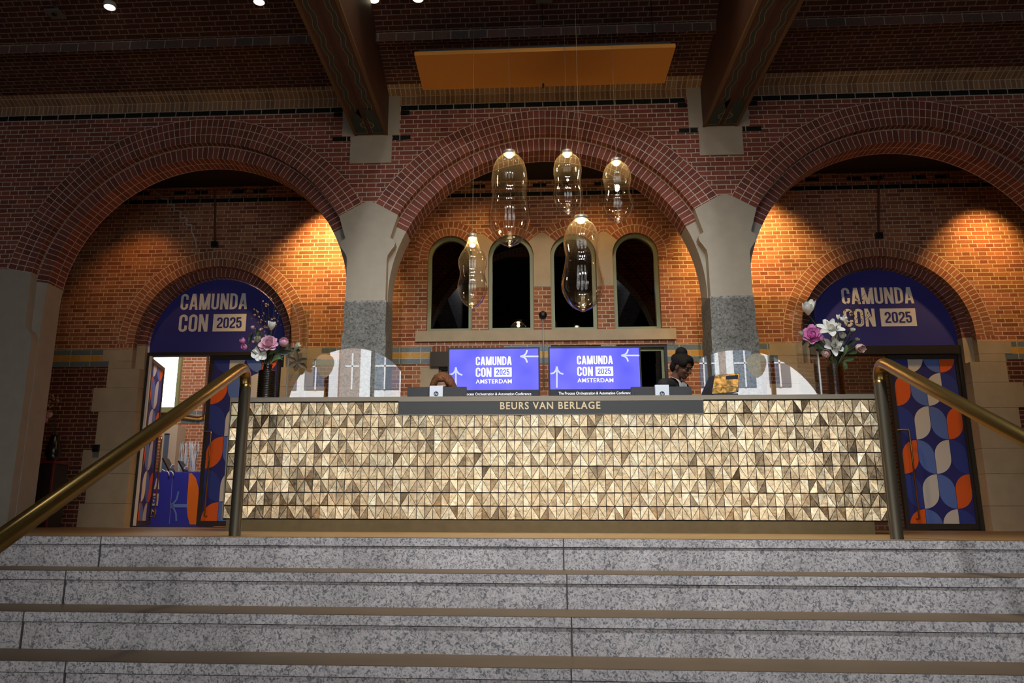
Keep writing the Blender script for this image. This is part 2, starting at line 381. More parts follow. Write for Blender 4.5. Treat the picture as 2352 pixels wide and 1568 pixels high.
# ------------------------------------------------------------------ condensed lettering
def stroke(pts, t, closed=False):
    P = [Vector(p) for p in pts]; n = len(P); out = []; Lp, Rp = [], []
    for k in range(n):
        a = P[k-1] if (closed or k > 0) else None; b = P[(k+1) % n] if (closed or k < n-1) else None
        d1 = (P[k]-a).normalized() if a is not None else None; d2 = (b-P[k]).normalized() if b is not None else None
        if d1 is None: d1 = d2
        if d2 is None: d2 = d1
        n1 = Vector((-d1.y, d1.x)); n2 = Vector((-d2.y, d2.x)); mm = (n1+n2)
        mm = mm.normalized() if mm.length > 1e-6 else n1
        q = t/2/max(.5, mm.dot(n1)); Lp.append(P[k]+mm*q); Rp.append(P[k]-mm*q)
    for k in range(n if closed else n-1):
        j = (k+1) % n; out.append([Rp[k], Rp[j], Lp[j], Lp[k]])
    return out
def _arc(cx, cy, r, a0, a1, n=7): return [(cx+r*cos(R(a0+(a1-a0)*k/n)), cy+r*sin(R(a0+(a1-a0)*k/n))) for k in range(n+1)]
def glyph(ch, t=.14):
    w = {'M': .60, 'N': .46, 'A': .47}.get(ch, .42); l, r, b, T = t/2, w-t/2, t/2, 1-t/2; q = (w-t)/2; c = w/2
    V = lambda L_: [[Vector(p) for p in f] for f in L_]
    if ch in 'O0': return stroke(_arc(c, T-q, q, 0, 180)+_arc(c, b+q, q, 180, 360), t, True), w
    if ch == 'C': return stroke([(r, .63)]+_arc(c, T-q, q, 0, 180)+_arc(c, b+q, q, 180, 360)+[(r, .37)], t), w
    if ch == 'U': return stroke([(l, 1)]+_arc(c, b+q, q, 180, 360)+[(r, 1)], t), w
    if ch == 'D':
        k = .2; return stroke([(l, b)]+_arc(r-k, b+k, k, 270, 360)+_arc(r-k, T-k, k, 0, 90)+[(l, T)], t, True), w
    if ch == 'N': return stroke([(l, 0), (l, 1)], t)+stroke([(r, 0), (r, 1)], t)+V([[(w-t*1.15, 0), (w, 0), (t*1.15, 1), (0, 1)]]), w
    if ch == 'M': return stroke([(l, 0), (l, 1)], t)+stroke([(r, 0), (r, 1)], t)+V([[(c-.09, 0), (c+.07, 0), (.17, 1), (0, 1)], [(c-.07, 0), (c+.09, 0), (w, 1), (w-.17, 1)]]), w
    if ch == 'A': return V([[(0, 0), (t, 0), (c+.06, 1), (c-.1, 1)], [(w-t, 0), (w, 0), (c+.1, 1), (c-.06, 1)], [(.1, .2), (w-.1, .2), (w-.12, .33), (.12, .33)]]), w
    if ch == '2': return stroke([(l, .68)]+_arc(c, T-q, q, 180, 0)+[(r, .62), (r-.02, .55), (l+.01, .2), (l, .05)], t)+V([[(0, 0), (w, 0), (w, t), (0, t)]]), w
    if ch == '5': return stroke([(r, T), (l, T), (l, .56), (c-.02, .59)]+_arc(c, .53-.02, q-.02, 80, 0)+_arc(c, b+q, q, 0, -180)+[(l, .33)], t), w
    return [], .2
def cond(mb, text, x, z, w, h, Y, m=0, lean=0.0):
    """condensed capitals: cap height h, total width w, bottom left x, z"""
    x0 = 0; polys = []
    for ch in text:
        g, gw = glyph(ch)
        polys += [[(p[0]+x0, p[1]) for p in f] for f in g]; x0 += gw+.07
    tot = x0-.07
    for k, f in enumerate(polys):
        pts = [(x+p[0]/tot*w, Y-.0003*(k % 6), z+p[1]*h) for p in f]
        mb.face(pts, None, m)
def font(mb, text, x, z, w, h, Y, m=0, off=.0, shear=0, sp=1.0):
    """built-in face lettering fitted into w by h on the plane Y"""
    cu = bpy.data.curves.new('lettering', 'FONT'); cu.body = text; cu.size = 1; cu.offset = off; cu.shear = shear; cu.space_character = sp; cu.resolution_u = 4
    o = bpy.data.objects.new('lettering', cu); COL.objects.link(o)
    dg = bpy.context.evaluated_depsgraph_get(); me = bpy.data.meshes.new_from_object(o.evaluated_get(dg))
    xs = [v.co.x for v in me.vertices]; ys = [v.co.y for v in me.vertices]
    ax, ay, sx, sy = min(xs), min(ys), w/(max(xs)-min(xs)), h/(max(ys)-min(ys))
    me.calc_loop_triangles()
    for p in me.loop_triangles:
        mb.face([(x+(me.vertices[k].co.x-ax)*sx, Y, z+(me.vertices[k].co.y-ay)*sy) for k in p.vertices], None, m)
    bpy.data.objects.remove(o); bpy.data.curves.remove(cu); bpy.data.meshes.remove(me)
def event_logo(mb, x, ztop, w, Y, m=0, mi=1, city=False):
    """CAMUNDA / CON 2025 block whose first line is w wide"""
    cond(mb, 'CAMUNDA', x, ztop-.243*w, w, .243*w, Y, m)
    cond(mb, 'CON', x, ztop-.575*w, .435*w, .262*w, Y, m)
    mb.face([(x+.51*w, Y, ztop-.575*w), (x+w, Y, ztop-.575*w), (x+w, Y, ztop-.313*w), (x+.51*w, Y, ztop-.313*w)], None, m)
    cond(mb, '2025', x+.57*w, ztop-.525*w, .37*w, .162*w, Y-.0024, mi)
    if city: font(mb, 'AMSTERDAM', x, ztop-.76*w, w, .118*w, Y, m, .009, 0, 1.06)
# ================================================================== THE SETTING
YA, YA2, YB = 8.9, 9.35, 10.8
CX = (-4.05, .22, 4.49); CZ = 2.69; RE, RO, RI = 2.37, 2.05, 1.89
PIERS = (-1.913, 2.357)
XW = 9.5
def panel(mb, x0, x1, z0, z1, Y, d=.03, m=0):
    """front face with texture rows counted from z0, plus thickness behind it"""
    mb.face([(x0, Y, z0), (x1, Y, z0), (x1, Y, z1), (x0, Y, z1)], [(x0, 0), (x1, 0), (x1, z1-z0), (x0, z1-z0)], m)
    mb.face([(x0, Y, z1), (x1, Y, z1), (x1, Y+d, z1), (x0, Y+d, z1)], [(x0, 0), (x1, 0), (x1, d), (x0, d)], m)
    mb.face([(x0, Y+d, z0), (x1, Y+d, z0), (x1, Y, z0), (x0, Y, z0)], [(x0, 0), (x1, 0), (x1, d), (x0, d)], m)
    mb.face([(x0, Y, z0), (x0, Y, z1), (x0, Y+d, z1), (x0, Y+d, z0)], None, m)
    mb.face([(x1, Y, z0), (x1, Y+d, z0), (x1, Y+d, z1), (x1, Y, z1)], None, m)
# ---- arcade wall
lo = [(-XW, 3.10)] + arcpts(CX[0], CZ, RE, R(170), R(30), 48) + [(PIERS[0], 3.90)] + arcpts(CX[1], CZ, RE, R(150), R(30), 40) + [(PIERS[1], 3.90)] + arcpts(CX[2], CZ, RE, R(150), R(10), 48) + [(XW, 3.10)]
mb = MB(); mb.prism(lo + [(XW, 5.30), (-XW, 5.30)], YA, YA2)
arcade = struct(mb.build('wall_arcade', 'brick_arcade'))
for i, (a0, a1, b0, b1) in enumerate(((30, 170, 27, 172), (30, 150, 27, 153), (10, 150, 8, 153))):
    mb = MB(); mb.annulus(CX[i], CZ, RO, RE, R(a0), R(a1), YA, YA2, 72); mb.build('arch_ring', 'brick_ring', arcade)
    mb = MB(); mb.annulus(CX[i], CZ, RI, RO+.03, R(b0), R(b1), YA+.12, YA2, 72); mb.build('arch_inner_ring', 'brick_ring_single', arcade)
mb = MB(); panel(mb, -XW, PIERS[0]-.38, 5.102, 5.176, YA-.004); panel(mb, PIERS[0]+.36, PIERS[1]-.40, 5.102, 5.176, YA-.004); panel(mb, PIERS[1]+.33, XW, 5.102, 5.176, YA-.004)
for p in PIERS:
    for s_, w in ((-1, .38), (1, .36)):
        x = p+s_*w; panel(mb, min(x, x+s_*.11), max(x, x+s_*.11), 5.036, 5.10, YA-.004)
        x = p+s_*.27; panel(mb, min(x, x+s_*.22), max(x, x+s_*.22), 4.70, 4.762, YA-.004)
mb.build('glazed_brick_course', 'brick_black', arcade)
mb = MB(); panel(mb, -XW, XW, 5.176, 5.30, YA-.004); mb.build('soldier_brick_course', 'brick_soldier', arcade)
for p in PIERS:
    mb = MB(); mb.box(p-.26, p+.26, YA-.012, YA+.1, 4.40, 4.765); mb.box(p-.37, p+.35, YA-.010, YA+.1, 4.77, 5.31); mb.build('corbel_stone', 'stone', arcade)
# ---- piers
for p, cl, cr in ((PIERS[0], CX[0], CX[1]), (PIERS[1], CX[1], CX[2])):
    e = struct(bpy.data.objects.new('stone_pillar', None)); COL.objects.link(e); e.location = (p, YA, 0)
    half = [(.24, 2.64), (.24, 3.14), (.25, 3.20), (.295, 3.27), (.325, 3.31), (.337, 3.35), (.325, 3.39), (.275, 3.425), (.36, 3.715), (.081, 3.875)]
    poly = [(p+x, z) for x, z in half] + [(p, 3.90)] + [(p-x, z) for x, z in reversed(half)]
    mb = MB(); mb.prism(poly, YA, YA+.13); mb.build('pier_face', 'stone', e)
    rgt = [(cr-RI, 2.64)] + arcpts(cr, CZ, RI, R(180), R(153), 14) + [(cr+2.05*cos(R(153)), CZ+2.05*sin(R(153)))]
    lft = [(cl+2.05*cos(R(27)), CZ+2.05*sin(R(27)))] + arcpts(cl, CZ, RI, R(27), 0, 14) + [(cl+RI, 2.64)]
    mb = MB(); mb.prism(rgt+lft, YA+.125, YA2); mb.build('arch_springer', 'stone', e)
    mb = MB(); prof = [(.242, 2.64), (.25, 2.52), (.25, 2.24), (.262, 2.20), (.262, 0)]
    for (w0, z0), (w1, z1) in zip(prof, prof[1:]):
        mb.box(p-max(w0, w1), p+max(w0, w1), YA-.004-(.012 if z0 < 2.3 else 0), YA2+.01, z1, z0)
    mb.build('granite_base', 'granite_pier', e)
for sgn in (-1, 1):
    X = (lambda x: x) if sgn < 0 else (lambda x: .44-x)
    f = [(-XW, 0), (-5.95, 0), (-5.95, 2.2), (-5.965, 2.27), (-6.0, 2.32), (-6.05, 2.35), (-6.06, 2.42), (-6.065, 2.8), (-6.069, 3.046), (-6.384, 3.10), (-XW, 3.10)]
    k = [(-XW, 0), (-5.94, 0), (-5.94, 2.69)] + arcpts(CX[0], CZ, RI, R(180), R(172), 5) + [(-6.09, 2.977), (-XW, 2.977)]
    e = struct(bpy.data.objects.new('stone_pillar', None)); COL.objects.link(e); e.location = (X(-7), YA, 0)
    mb = MB(); mb.prism([(X(x), z) for x, z in f], YA, YA+.13); mb.build('pier_face', 'stone', e)
    mb = MB(); mb.prism([(X(x), z) for x, z in k], YA+.125, YA2); mb.build('arch_springer', 'stone', e)
# ---- ceiling
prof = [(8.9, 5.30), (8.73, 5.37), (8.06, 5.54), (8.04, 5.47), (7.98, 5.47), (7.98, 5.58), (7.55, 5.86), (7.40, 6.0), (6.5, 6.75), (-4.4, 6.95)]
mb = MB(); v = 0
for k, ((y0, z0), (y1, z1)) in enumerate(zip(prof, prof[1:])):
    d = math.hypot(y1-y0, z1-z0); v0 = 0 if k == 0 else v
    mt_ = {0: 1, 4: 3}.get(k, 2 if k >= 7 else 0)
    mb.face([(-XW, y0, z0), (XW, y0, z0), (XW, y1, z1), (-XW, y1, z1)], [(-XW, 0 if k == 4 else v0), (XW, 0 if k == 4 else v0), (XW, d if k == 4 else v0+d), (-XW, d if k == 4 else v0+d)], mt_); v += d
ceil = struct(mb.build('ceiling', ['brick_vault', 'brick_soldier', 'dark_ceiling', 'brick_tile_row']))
mb = MB(); mb.box(-XW, XW, YA2, YB, 5.0, 5.1); struct(mb.build('ceiling_alcove', 'dark_ceiling'))
# ---- painted beams
for p in PIERS:
    e = struct(bpy.data.objects.new('painted_beam', None)); COL.objects.link(e); e.location = (p, 6, 4.77)
    zb = 4.775; w = .205; y0, y1 = 1.0, YA-.012
    mb = MB(); mb.box(p-w, p+w, y0, y1, zb, zb+1.6); mb.build('beam_body', 'beam_brown', e)
    z = zb-.004
    mb = MB()
    for s_ in (-1, 1):
        xa = s_*.10
        for c in range(60):
            ya, yb = y1-.62-.085*c, y1-.62-.085*(c+1)
            oa, ob = .016*sin(c*1.6), .016*sin((c+1)*1.6)
            mb.face([(p+xa+oa-.022, ya, z), (p+xa+oa+.022, ya, z), (p+xa+ob+.022, yb, z), (p+xa+ob-.022, yb, z)])
        x0, x1 = sorted((s_*.035, s_*.175)); mb.face([(p+x0, y1-.42, z), (p+x1, y1-.42, z), (p+x1, y1-.06, z), (p+x0, y1-.06, z)])
        x0, x1 = sorted((s_*.03, s_*.11)); mb.face([(p+x0, y1-.64, z), (p+x1, y1-.64, z), (p+s_*.16, y1-.42, z), (p+s_*.03, y1-.42, z)])
    mb.build('painted_wave', 'beam_wave', e)
    mb = MB(); z2 = z-.002
    for s_ in (-1, 1):
        for off in (-.027, .022):
            for c in range(60):
                ya, yb = y1-.62-.085*c, y1-.62-.085*(c+1)
                oa, ob = s_*.10+off+.016*sin(c*1.6), s_*.10+off+.016*sin((c+1)*1.6)
                mb.face([(p+oa, ya, z2), (p+oa+.006, ya, z2), (p+ob+.006, yb, z2), (p+ob, yb, z2)])
        x0, x1 = s_*.033, s_*.178
        for q in ([(x0, .06), (x1, .06)], [(x1, .06), (x1, .42)], [(x0, .06), (x0, .42)]):
            (xa, ya), (xb, yb) = q; hx, hy = (.004, 0) if xa == xb else (0, .006)
            mb.face([(p+xa-hx, y1-ya-hy, z2), (p+xb-hx if xa == xb else p+xb, y1-yb-hy, z2), (p+xb+hx, y1-yb+hy, z2), (p+xa+hx, y1-ya+hy, z2)])
    for k in range(28):
        a, b2 = 2*PI*k/28, 2*PI*(k+1)/28
        mb.face([(p+.085*cos(a), y1-.26+.085*sin(a), z2), (p+.085*cos(b2), y1-.26+.085*sin(b2), z2), (p+.07*cos(b2), y1-.26+.07*sin(b2), z2), (p+.07*cos(a), y1-.26+.07*sin(a), z2)])
    mb.build('painted_line', 'beam_line', e)
    mb = MB(); mb.box(p-.016, p+.016, y0, y1-.05, zb-.009, zb+.01); mb.build('beam_groove', 'beam_groove', e)
    mb = MB()
    for s_ in (-1, 1): mb.box(p+s_*.19-.018, p+s_*.19+.018, y0, y1, zb-.01, zb+.02)
    mb.build('beam_edge', 'beam_gold', e)
# ---- back wall
DL, DR = -4.52, 4.92; DZ = 2.58; RH, RB, RA = 1.40, 1.16, 1.03
LX = (-1.105, -.225, .665, 1.55); LW, LZ0, LZS = .325, 2.72, 3.825
def doornotch(c): return [(c-RH, 2.5), (c-RH, DZ)] + arcpts(c, DZ, RH-.002, PI, 0, 40) + [(c+RH, 2.5)]
lan = [[(x-LW, LZ0), (x+LW, LZ0)] + arcpts(x, LZS, LW, 0, PI, 20) for x in LX]
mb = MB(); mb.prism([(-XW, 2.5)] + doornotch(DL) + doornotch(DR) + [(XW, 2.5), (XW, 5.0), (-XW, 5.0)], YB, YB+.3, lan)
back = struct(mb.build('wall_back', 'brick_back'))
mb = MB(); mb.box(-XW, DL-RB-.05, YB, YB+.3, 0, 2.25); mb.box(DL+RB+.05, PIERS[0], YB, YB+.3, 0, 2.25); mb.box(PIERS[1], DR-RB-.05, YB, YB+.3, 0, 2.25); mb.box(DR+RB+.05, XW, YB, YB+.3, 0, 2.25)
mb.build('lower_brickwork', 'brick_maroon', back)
mb = MB()
for x0, x1, z0, z1 in ((PIERS[0], -1.245, 0, 2.25), (-.5, .33, 0, 2.5), (1.02, 1.235, 0, 2.5), (1.93, PIERS[1], 0, 2.25), (-1.245, -.5, 0, .9), (.33, 1.02, 0, .9), (1.235, 1.93, 0, .9), (-1.36, -.5, 2.2, 2.5)): mb.box(x0, x1, YB, YB+.3, z0, z1)
mb.build('middle_brickwork', 'brick_back', back)
bands = ((-XW, DL-RA-.35), (DL+RA+.3, -1.36), (-.31, .33), (1.02, 1.235), (1.93, DR-RA-.3), (DR+RA+.3, XW))
for z0, z1, mt_ in ((2.25, 2.333, 'brick_blue'), (2.333, 2.417, 'brick_yellow'), (2.417, 2.5, 'brick_blue')):
    mb = MB()
    for x0, x1 in bands: panel(mb, x0, x1, z0, z1, YB-.003, .303)
    mb.build('glazed_band', mt_, back)
mb = MB(); panel(mb, -1.36, -.31, 2.415, 2.5, YB-.006, .05); mb.build('soldier_brick_course', 'brick_soldier_red', back)
mb = MB(); panel(mb, -XW, XW, 4.74, 4.81, YB-.004)
for k in range(-10, 11): panel(mb, k*.9+.1, k*.9+.3, 4.88, 4.94, YB-.004); panel(mb, k*.9+.42, k*.9+.62, 4.88, 4.94, YB-.004)
mb.build('glazed_brick_course', 'brick_black', back)
for i, x in enumerate(LX):
    mb = MB(); mb.annulus(x, LZS, LW, LW+.21, R(40 if i < 3 else -8), R(140 if i else 188), YB-.006, YB+.2, 40); mb.build('lancet_arch_ring', 'brick_back_ring', back)
for i in range(3):
    xm = (LX[i]+LX[i+1])/2; xa, xb = LX[i], LX[i+1]; r2 = LW+.21
    poly = [(xa+LW, 3.36), (xb-LW, 3.36)] + arcpts(xb, LZS, LW, PI, R(140), 8) + [(xb+r2*cos(R(140)), LZS+r2*sin(R(140))), (xa+r2*cos(R(40)), LZS+r2*sin(R(40)))] + arcpts(xa, LZS, LW, R(40), 0, 8)
    mb = MB(); mb.prism(poly, YB-.008, YB+.2); mb.build('spandrel_stone', 'stone_jamb', back)
mb = MB(); mb.box(-1.58, 2.06, YB-.035, YB+.3, 2.565, LZ0); mb.build('sill_stone', 'stone_jamb', back)
mb = MB(); mb.box(-1.50, -1.245, YB-.004, YB+.3, 1.88, 2.2); mb.box(-1.42, -1.245, YB-.004, YB+.3, 1.5, 1.878); mb.build('jamb_stone', 'stone_jamb', back)
mb = MB(); mb.box(-1.36, -.9, YB-.06, YB-.007, 2.2, 2.414); mb.build('lintel_box', 'lintel_brown', back)
# stepped mortar repair in the bay of the open door
mb = MB(); px = [(352, 438), (372, 450), (372, 457), (386, 457), (386, 470), (400, 470), (400, 484), (414, 484), (414, 500), (428, 500), (428, 516), (440, 516), (440, 532), (448, 548), (452, 568)]
pts = [at(x, y, YB-.005) for x, y in px]
for a, b2 in zip(pts, pts[1:]):
    d = (b2-a).normalized(); n = Vector((-d.z, 0, d.x))*.011; mb.face([a-n, b2-n, b2+n, a+n])
mb.build('mortar_seam', 'mortar', back)
for c in (DL, DR):
    mb = MB(); mb.annulus(c, DZ, RB, RH, 0, PI, YB-.006, YB+.3, 56)
    for s_ in (-1, 1): x0, x1 = sorted((c+s_*RB, c+s_*RH)); mb.box(x0, x1, YB-.006, YB+.3, 2.5, DZ)
    mb.build('door_arch_ring', 'brick_back_ring', back)
    mb = MB(); mb.annulus(c, DZ, RA, RB+.01, 0, PI, YB+.10, YB+.28, 56); mb.build('door_arch_inner_ring', 'brick_ring_single', back)
    mb = MB()
    for s_ in (-1, 1):
        def bl(w0, w1, y0, z0, z1): x0, x1 = sorted((c+s_*w0, c+s_*w1)); mb.box(x0, x1, y0, YB+.3, z0, z1-.004)
        bl(RB, 1.60, YB-.008, 2.33, 2.505); bl(RA, RB, YB+.10, 2.22, DZ); bl(RB, 1.50, YB-.008, 2.22, 2.33)
        for w, z0, z1 in ((1.50, 1.94, 2.22), (1.68, 1.60, 1.94), (1.57, 1.06, 1.60), (1.73, .73, 1.06), (1.62, .32, .73), (1.70, 0, .32)): bl(RA, w, YB-.008, z0, z1)
    mb.build('jamb_stone', 'stone_jamb', back)
# ---- lancet windows
for i, x in enumerate(LX):
    e = struct(bpy.data.objects.new('window_%d' % (i+1), None)); COL.objects.link(e); e.location = (x, YB+.1, LZ0)
    o_ = [(x-LW+.002, LZ0+.002), (x+LW-.002, LZ0+.002)] + arcpts(x, LZS, LW-.002, 0, PI, 24)
    i_ = [(x-LW+.055, LZ0+.055), (x+LW-.055, LZ0+.055)] + arcpts(x, LZS, LW-.055, 0, PI, 24)
    mb = MB(); mb.prism(o_, YB+.07, YB+.15, [i_]); mb.build('window_frame', 'green_frame', e)
    mb = MB(); mb.flat(i_, YB+.11); mb.build('glass_pane', 'pane_dark', e)
for i, (x0, x1, z1) in enumerate(((-1.245, -.5, 2.2), (.33, 1.02, 2.5), (1.235, 1.93, 2.5))):
    e = struct(bpy.data.objects.new('window_%d' % (i+5), None)); COL.objects.link(e); e.location = ((x0+x1)/2, YB+.1, .9)
    mb = MB(); mb.prism(rect(x0, x1, .9, z1), YB+.02, YB+.06, [rect(x0+.035, x1-.035, .935, z1-.035)]); mb.build('outer_frame', 'black_metal', e)
    mb = MB(); mb.prism(rect(x0+.035, x1-.035, .935, z1-.035), YB+.08, YB+.14, [rect(x0+.07, x1-.07, .97, z1-.075)]); mb.build('window_frame', 'green_frame', e)
    mb = MB(); mb.flat(rect(x0+.07, x1-.07, .97, z1-.075), YB+.11); mb.build('glass_pane', 'pane_dark', e)
# ---- rooms behind
def room(x0, x1, y0, y1, z1, mat, nm, floor_m='hall_floor'):
    mb = MB()
    mb.face([(x0, y1, 0), (x1, y1, 0), (x1, y1, z1), (x0, y1, z1)]); mb.face([(x0, y0, 0), (x0, y1, 0), (x0, y1, z1), (x0, y0, z1)]); mb.face([(x1, y1, 0), (x1, y0, 0), (x1, y0, z1), (x1, y1, z1)])
    mb.face([(x0, y0, z1), (x1, y0, z1), (x1, y1, z1), (x0, y1, z1)], None, 1)
    return struct(mb.build(nm, [mat, 'dark_ceiling']))
w1 = room(-9.4, -2.2, YB+.3, 14.6, 4.9, 'brick_room', 'wall_left_room')
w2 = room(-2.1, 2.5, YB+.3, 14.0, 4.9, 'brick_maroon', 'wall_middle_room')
w3 = room(2.6, 9.4, YB+.3, 13.4, 4.9, 'brick_room', 'wall_right_room')
for z0, z1, mt_ in ((1.90, 1.98, 'brick_blue'), (1.98, 2.06, 'brick_yellow'), (2.06, 2.14, 'brick_blue')):
    mb = MB(); panel(mb, -6.6, -6.02, z0, z1, 14.59, .008); mb.build('glazed_band', mt_, w1)
mb = MB()
for x0, z0, z1 in ((-5.98, 2.06, 2.5), (-5.86, 1.55, 2.06), (-5.98, 1.25, 1.55), (-5.9, .8, 1.25)): mb.box(x0, -5.5, 14.56, 14.598, z0, z1-.005)
mb.build('jamb_stone', 'stone_jamb', w1)
e = struct(bpy.data.objects.new('window_8', None)); COL.objects.link(e); e.location = (-7.1, 14.55, 2.2)
mb = MB(); o_ = [(-7.75, 2.1), (-6.66, 2.1), (-6.66, 3.22)] + arcpts(-7.2, 3.22, .54, 0, PI, 16) + [(-7.75, 3.22)]; i_ = [(-7.7, 2.2), (-6.72, 2.2), (-6.72, 3.2)] + arcpts(-7.21, 3.2, .49, 0, PI, 16)
mb.prism(o_, 14.52, 14.595, [i_]); mb.build('window_frame', 'green_frame', e)
mb = MB(); mb.flat(i_, 14.56); mb.build('daylit_pane', 'window_bright', e)
mb = MB(); mb.tube([at(478, 806, 14.5), at(474, 880, 14.5), at(466, 955, 14.5), at(455, 958, 14.5), at(400, 950, 14.5)], .022, 8); mb.build('rust_pipe', 'rust_pipe', w1)
# ---- floors and stairs
mb = MB(); mb.face([(-XW, 4.36, 0), (XW, 4.36, 0), (XW, 15, 0), (-XW, 15, 0)]); struct(mb.build('floor', 'landing'))
mb = MB(); mb.face([(-XW, -4.4, -1.6), (XW, -4.4, -1.6), (XW, 1.5, -1.6), (-XW, 1.5, -1.6)]); struct(mb.build('floor_lower', 'hall_floor'))
edges = [4.32, 3.96, 3.635, 3.335] + [3.335-.33*k for k in range(1, 7)]
JN = ((-4.7, -2.342, .18, 2.7, 5.1), (-4.66, -2.309, .178, 2.65, 5.0), (-4.6, -2.294, .18, 2.6, 5.0), (-4.5, -1.9, .16, 2.5, 4.9))
for k, y in enumerate(edges):
    zt = -.16*k; yb = edges[k-1]+.02 if k else y+.06
    mb = MB()
    mb.box(-XW, XW, y, yb, zt-.043, zt-.0015); mb.box(-XW, XW, y+.007, y+.10, zt-.16, zt-.047)
    st = struct(mb.build('stair_step', 'granite_step'))
    mb = MB(); mb.face([(-XW, y+.004, zt), (XW, y+.004, zt), (XW, yb, zt), (-XW, yb, zt)]); mb.build('tread', 'tread' if k else 'landing', st)
    mb = MB(); mb.box(-XW, XW, y+.010, y+.03, zt-.0475, zt-.0425)
    for x in JN[min(k, 3)]: mb.box(x-.003, x+.003, y-.0012, y+.02, zt-.16, zt-.001)
    mb.build('joint_seam', 'joint', st)
# ---- the hall behind the camera: side walls, daylit arches, the street outside
RARC = ((-4.27, 2.68, 1.55), (.25, 2.65, 1.6), (4.97, 2.10, 2.0))
lo = [(-XW, -1.6)]
for c, z, r in RARC: lo += [(c-r, -1.6)] + arcpts(c, z, r, PI, 0, 28) + [(c+r, -1.6)]
mb = MB(); mb.prism(lo + [(XW, -1.6), (XW, 6.95), (-XW, 6.95)], -4.4, -4.0); struct(mb.build('wall_rear', 'hall_plaster'))
for i, (c, z, r) in enumerate(RARC):
    e = struct(bpy.data.objects.new('window_%d' % (i+9), None)); COL.objects.link(e); e.location = (c, -4.2, -1.6)
    mb = MB()
    for dx in (-r*.36, r*.36): mb.box(c+dx-.045, c+dx+.045, -4.24, -4.16, -1.6, z+math.sqrt(r*r-dx*dx)-.01)
    mb.build('window_frame', 'black_metal', e)
for s_ in (-1, 1):
    mb = MB(); x = s_*XW; mb.face([(x, -4.4, -1.7), (x, 15, -1.7), (x, 15, 7.2), (x, -4.4, 7.2)]); struct(mb.build('wall_left' if s_ < 0 else 'wall_right', 'hall_plaster'))
mb = MB(); mb.face([(-XW, -4.5, 7.2), (XW, -4.5, 7.2), (XW, 15.2, 7.2), (-XW, 15.2, 7.2)]); mb.face([(-XW, 15, -.2), (XW, 15, -.2), (XW, 15, 7.2), (-XW, 15, 7.2)]); mb.face([(-XW, -4.4, 6.9), (XW, -4.4, 6.9), (XW, -4.4, 7.25), (-XW, -4.4, 7.25)])
struct(mb.build('roof', 'dark_ceiling'))
mb = MB(); mb.face([(-30, -40, -1.75), (30, -40, -1.75), (30, -4.3, -1.75), (-30, -4.3, -1.75)]); struct(mb.build('street', 'street'))
e = struct(bpy.data.objects.new('exterior', None)); COL.objects.link(e); e.location = (0, -16, -1.75)
mb = MB(); mb.box(-20, 20, -17, -16, -1.75, 12); mb.build('facade_wall', 'facade_white', e)
FW_ = ((-9.6, 1.0), (-8.35, .9), (-6.9, .55), (-5.6, 1.15), (-2.6, 1.0), (-.9, 1.0), (.9, 1.0), (2.6, 1.0), (5.2, .8), (6.75, .85), (8.3, .8), (9.6, .8))
mb = MB(); fr = MB()
for z0, z1 in ((-.8, 1.1), (2.0, 3.9), (5.15, 6.6), (8.0, 9.6)):
    for x, w in FW_:
        mb.box(x-w/2, x+w/2, -16.05, -15.96, z0, z1)
        fr.box(x-.03, x+.03, -15.98, -15.93, z0, z1); fr.box(x-w/2, x+w/2, -15.98, -15.93, z0+(z1-z0)*.62, z0+(z1-z0)*.62+.06)
mb.build('facade_glazing', 'facade_glass', e); fr.build('facade_glazing_bar', 'facade_white', e)
mb = MB(); mb.box(-7.45, -6.6, -16.06, -15.95, -1.7, 12); mb.box(7.35, 7.6, -16.06, -15.95, -1.7, 12); mb.build('facade_pilaster', 'facade_brick', e)
# ================================================================== THINGS
# ---- reception counter
CY = 6.9; CX0, CX1 = -2.66, 2.985
ct = thing('reception_counter', (.16, 7.05, 0), 'long reception counter clad in gold triangular tiles under a steel top', 'counter')
mb = MB(); NR, NC = 9, 80; tw = (CX1-CX0)/NC; z0t, z1t = .106, 1.122; th = (z1t-z0t)/NR
SX0, SX1 = CX0+tw*21.5, CX0+tw*59.5
SX0, SX1 = -1.145, 1.517
rt = random.Random(3)
for r_ in range(NR):
    for c in range(NC):
        x0, x1 = CX0+c*tw, CX0+(c+1)*tw; za, zb = z0t+r_*th, z0t+(r_+1)*th
        if r_ == NR-1:
            if x1 > SX0 and x0 < SX1:
                if x0 < SX0-.01: x1 = SX0
                elif x1 > SX1+.01: x0 = SX1
                else: continue
                if x1-x0 < .012: continue
        g = .0028
        A, B, Cc, D = (x0, za), (x1, za), (x1, zb), (x0, zb)
        tris = ((A, B, Cc), (A, Cc, D)) if (c+r_) % 2 else ((A, B, D), (B, Cc, D))
        for tri in tris:
            cx_ = sum(p[0] for p in tri)/3; cz_ = sum(p[1] for p in tri)/3
            tx, tz = rt.gauss(0, .06), rt.gauss(0, .05); pr = rt.uniform(0, .0035)
            ins = []
            for p in tri:
                dx, dz = cx_-p[0], cz_-p[1]; d = math.hypot(dx, dz); k = min(.45, g*2.1/d); ins.append((p[0]+dx*k, p[1]+dz*k))
            fr = [(x, CY-.010-pr+(x-cx_)*tx+(z-cz_)*tz, z) for x, z in ins]; bk = [(x, CY-.001, z) for x, z in ins]
            mb.face(fr)
            for k in range(3):
                j = (k+1) % 3; mb.face([bk[k], bk[j], fr[j], fr[k]])
mb.build('tile_cladding', 'gold_tile', ct, weld=True)
mb = MB(); mb.box(CX0-.002, CX1+.002, CY-.0015, CY+.06, z0t-.008, z1t+.004); mb.build('front_panel', 'grout', ct)
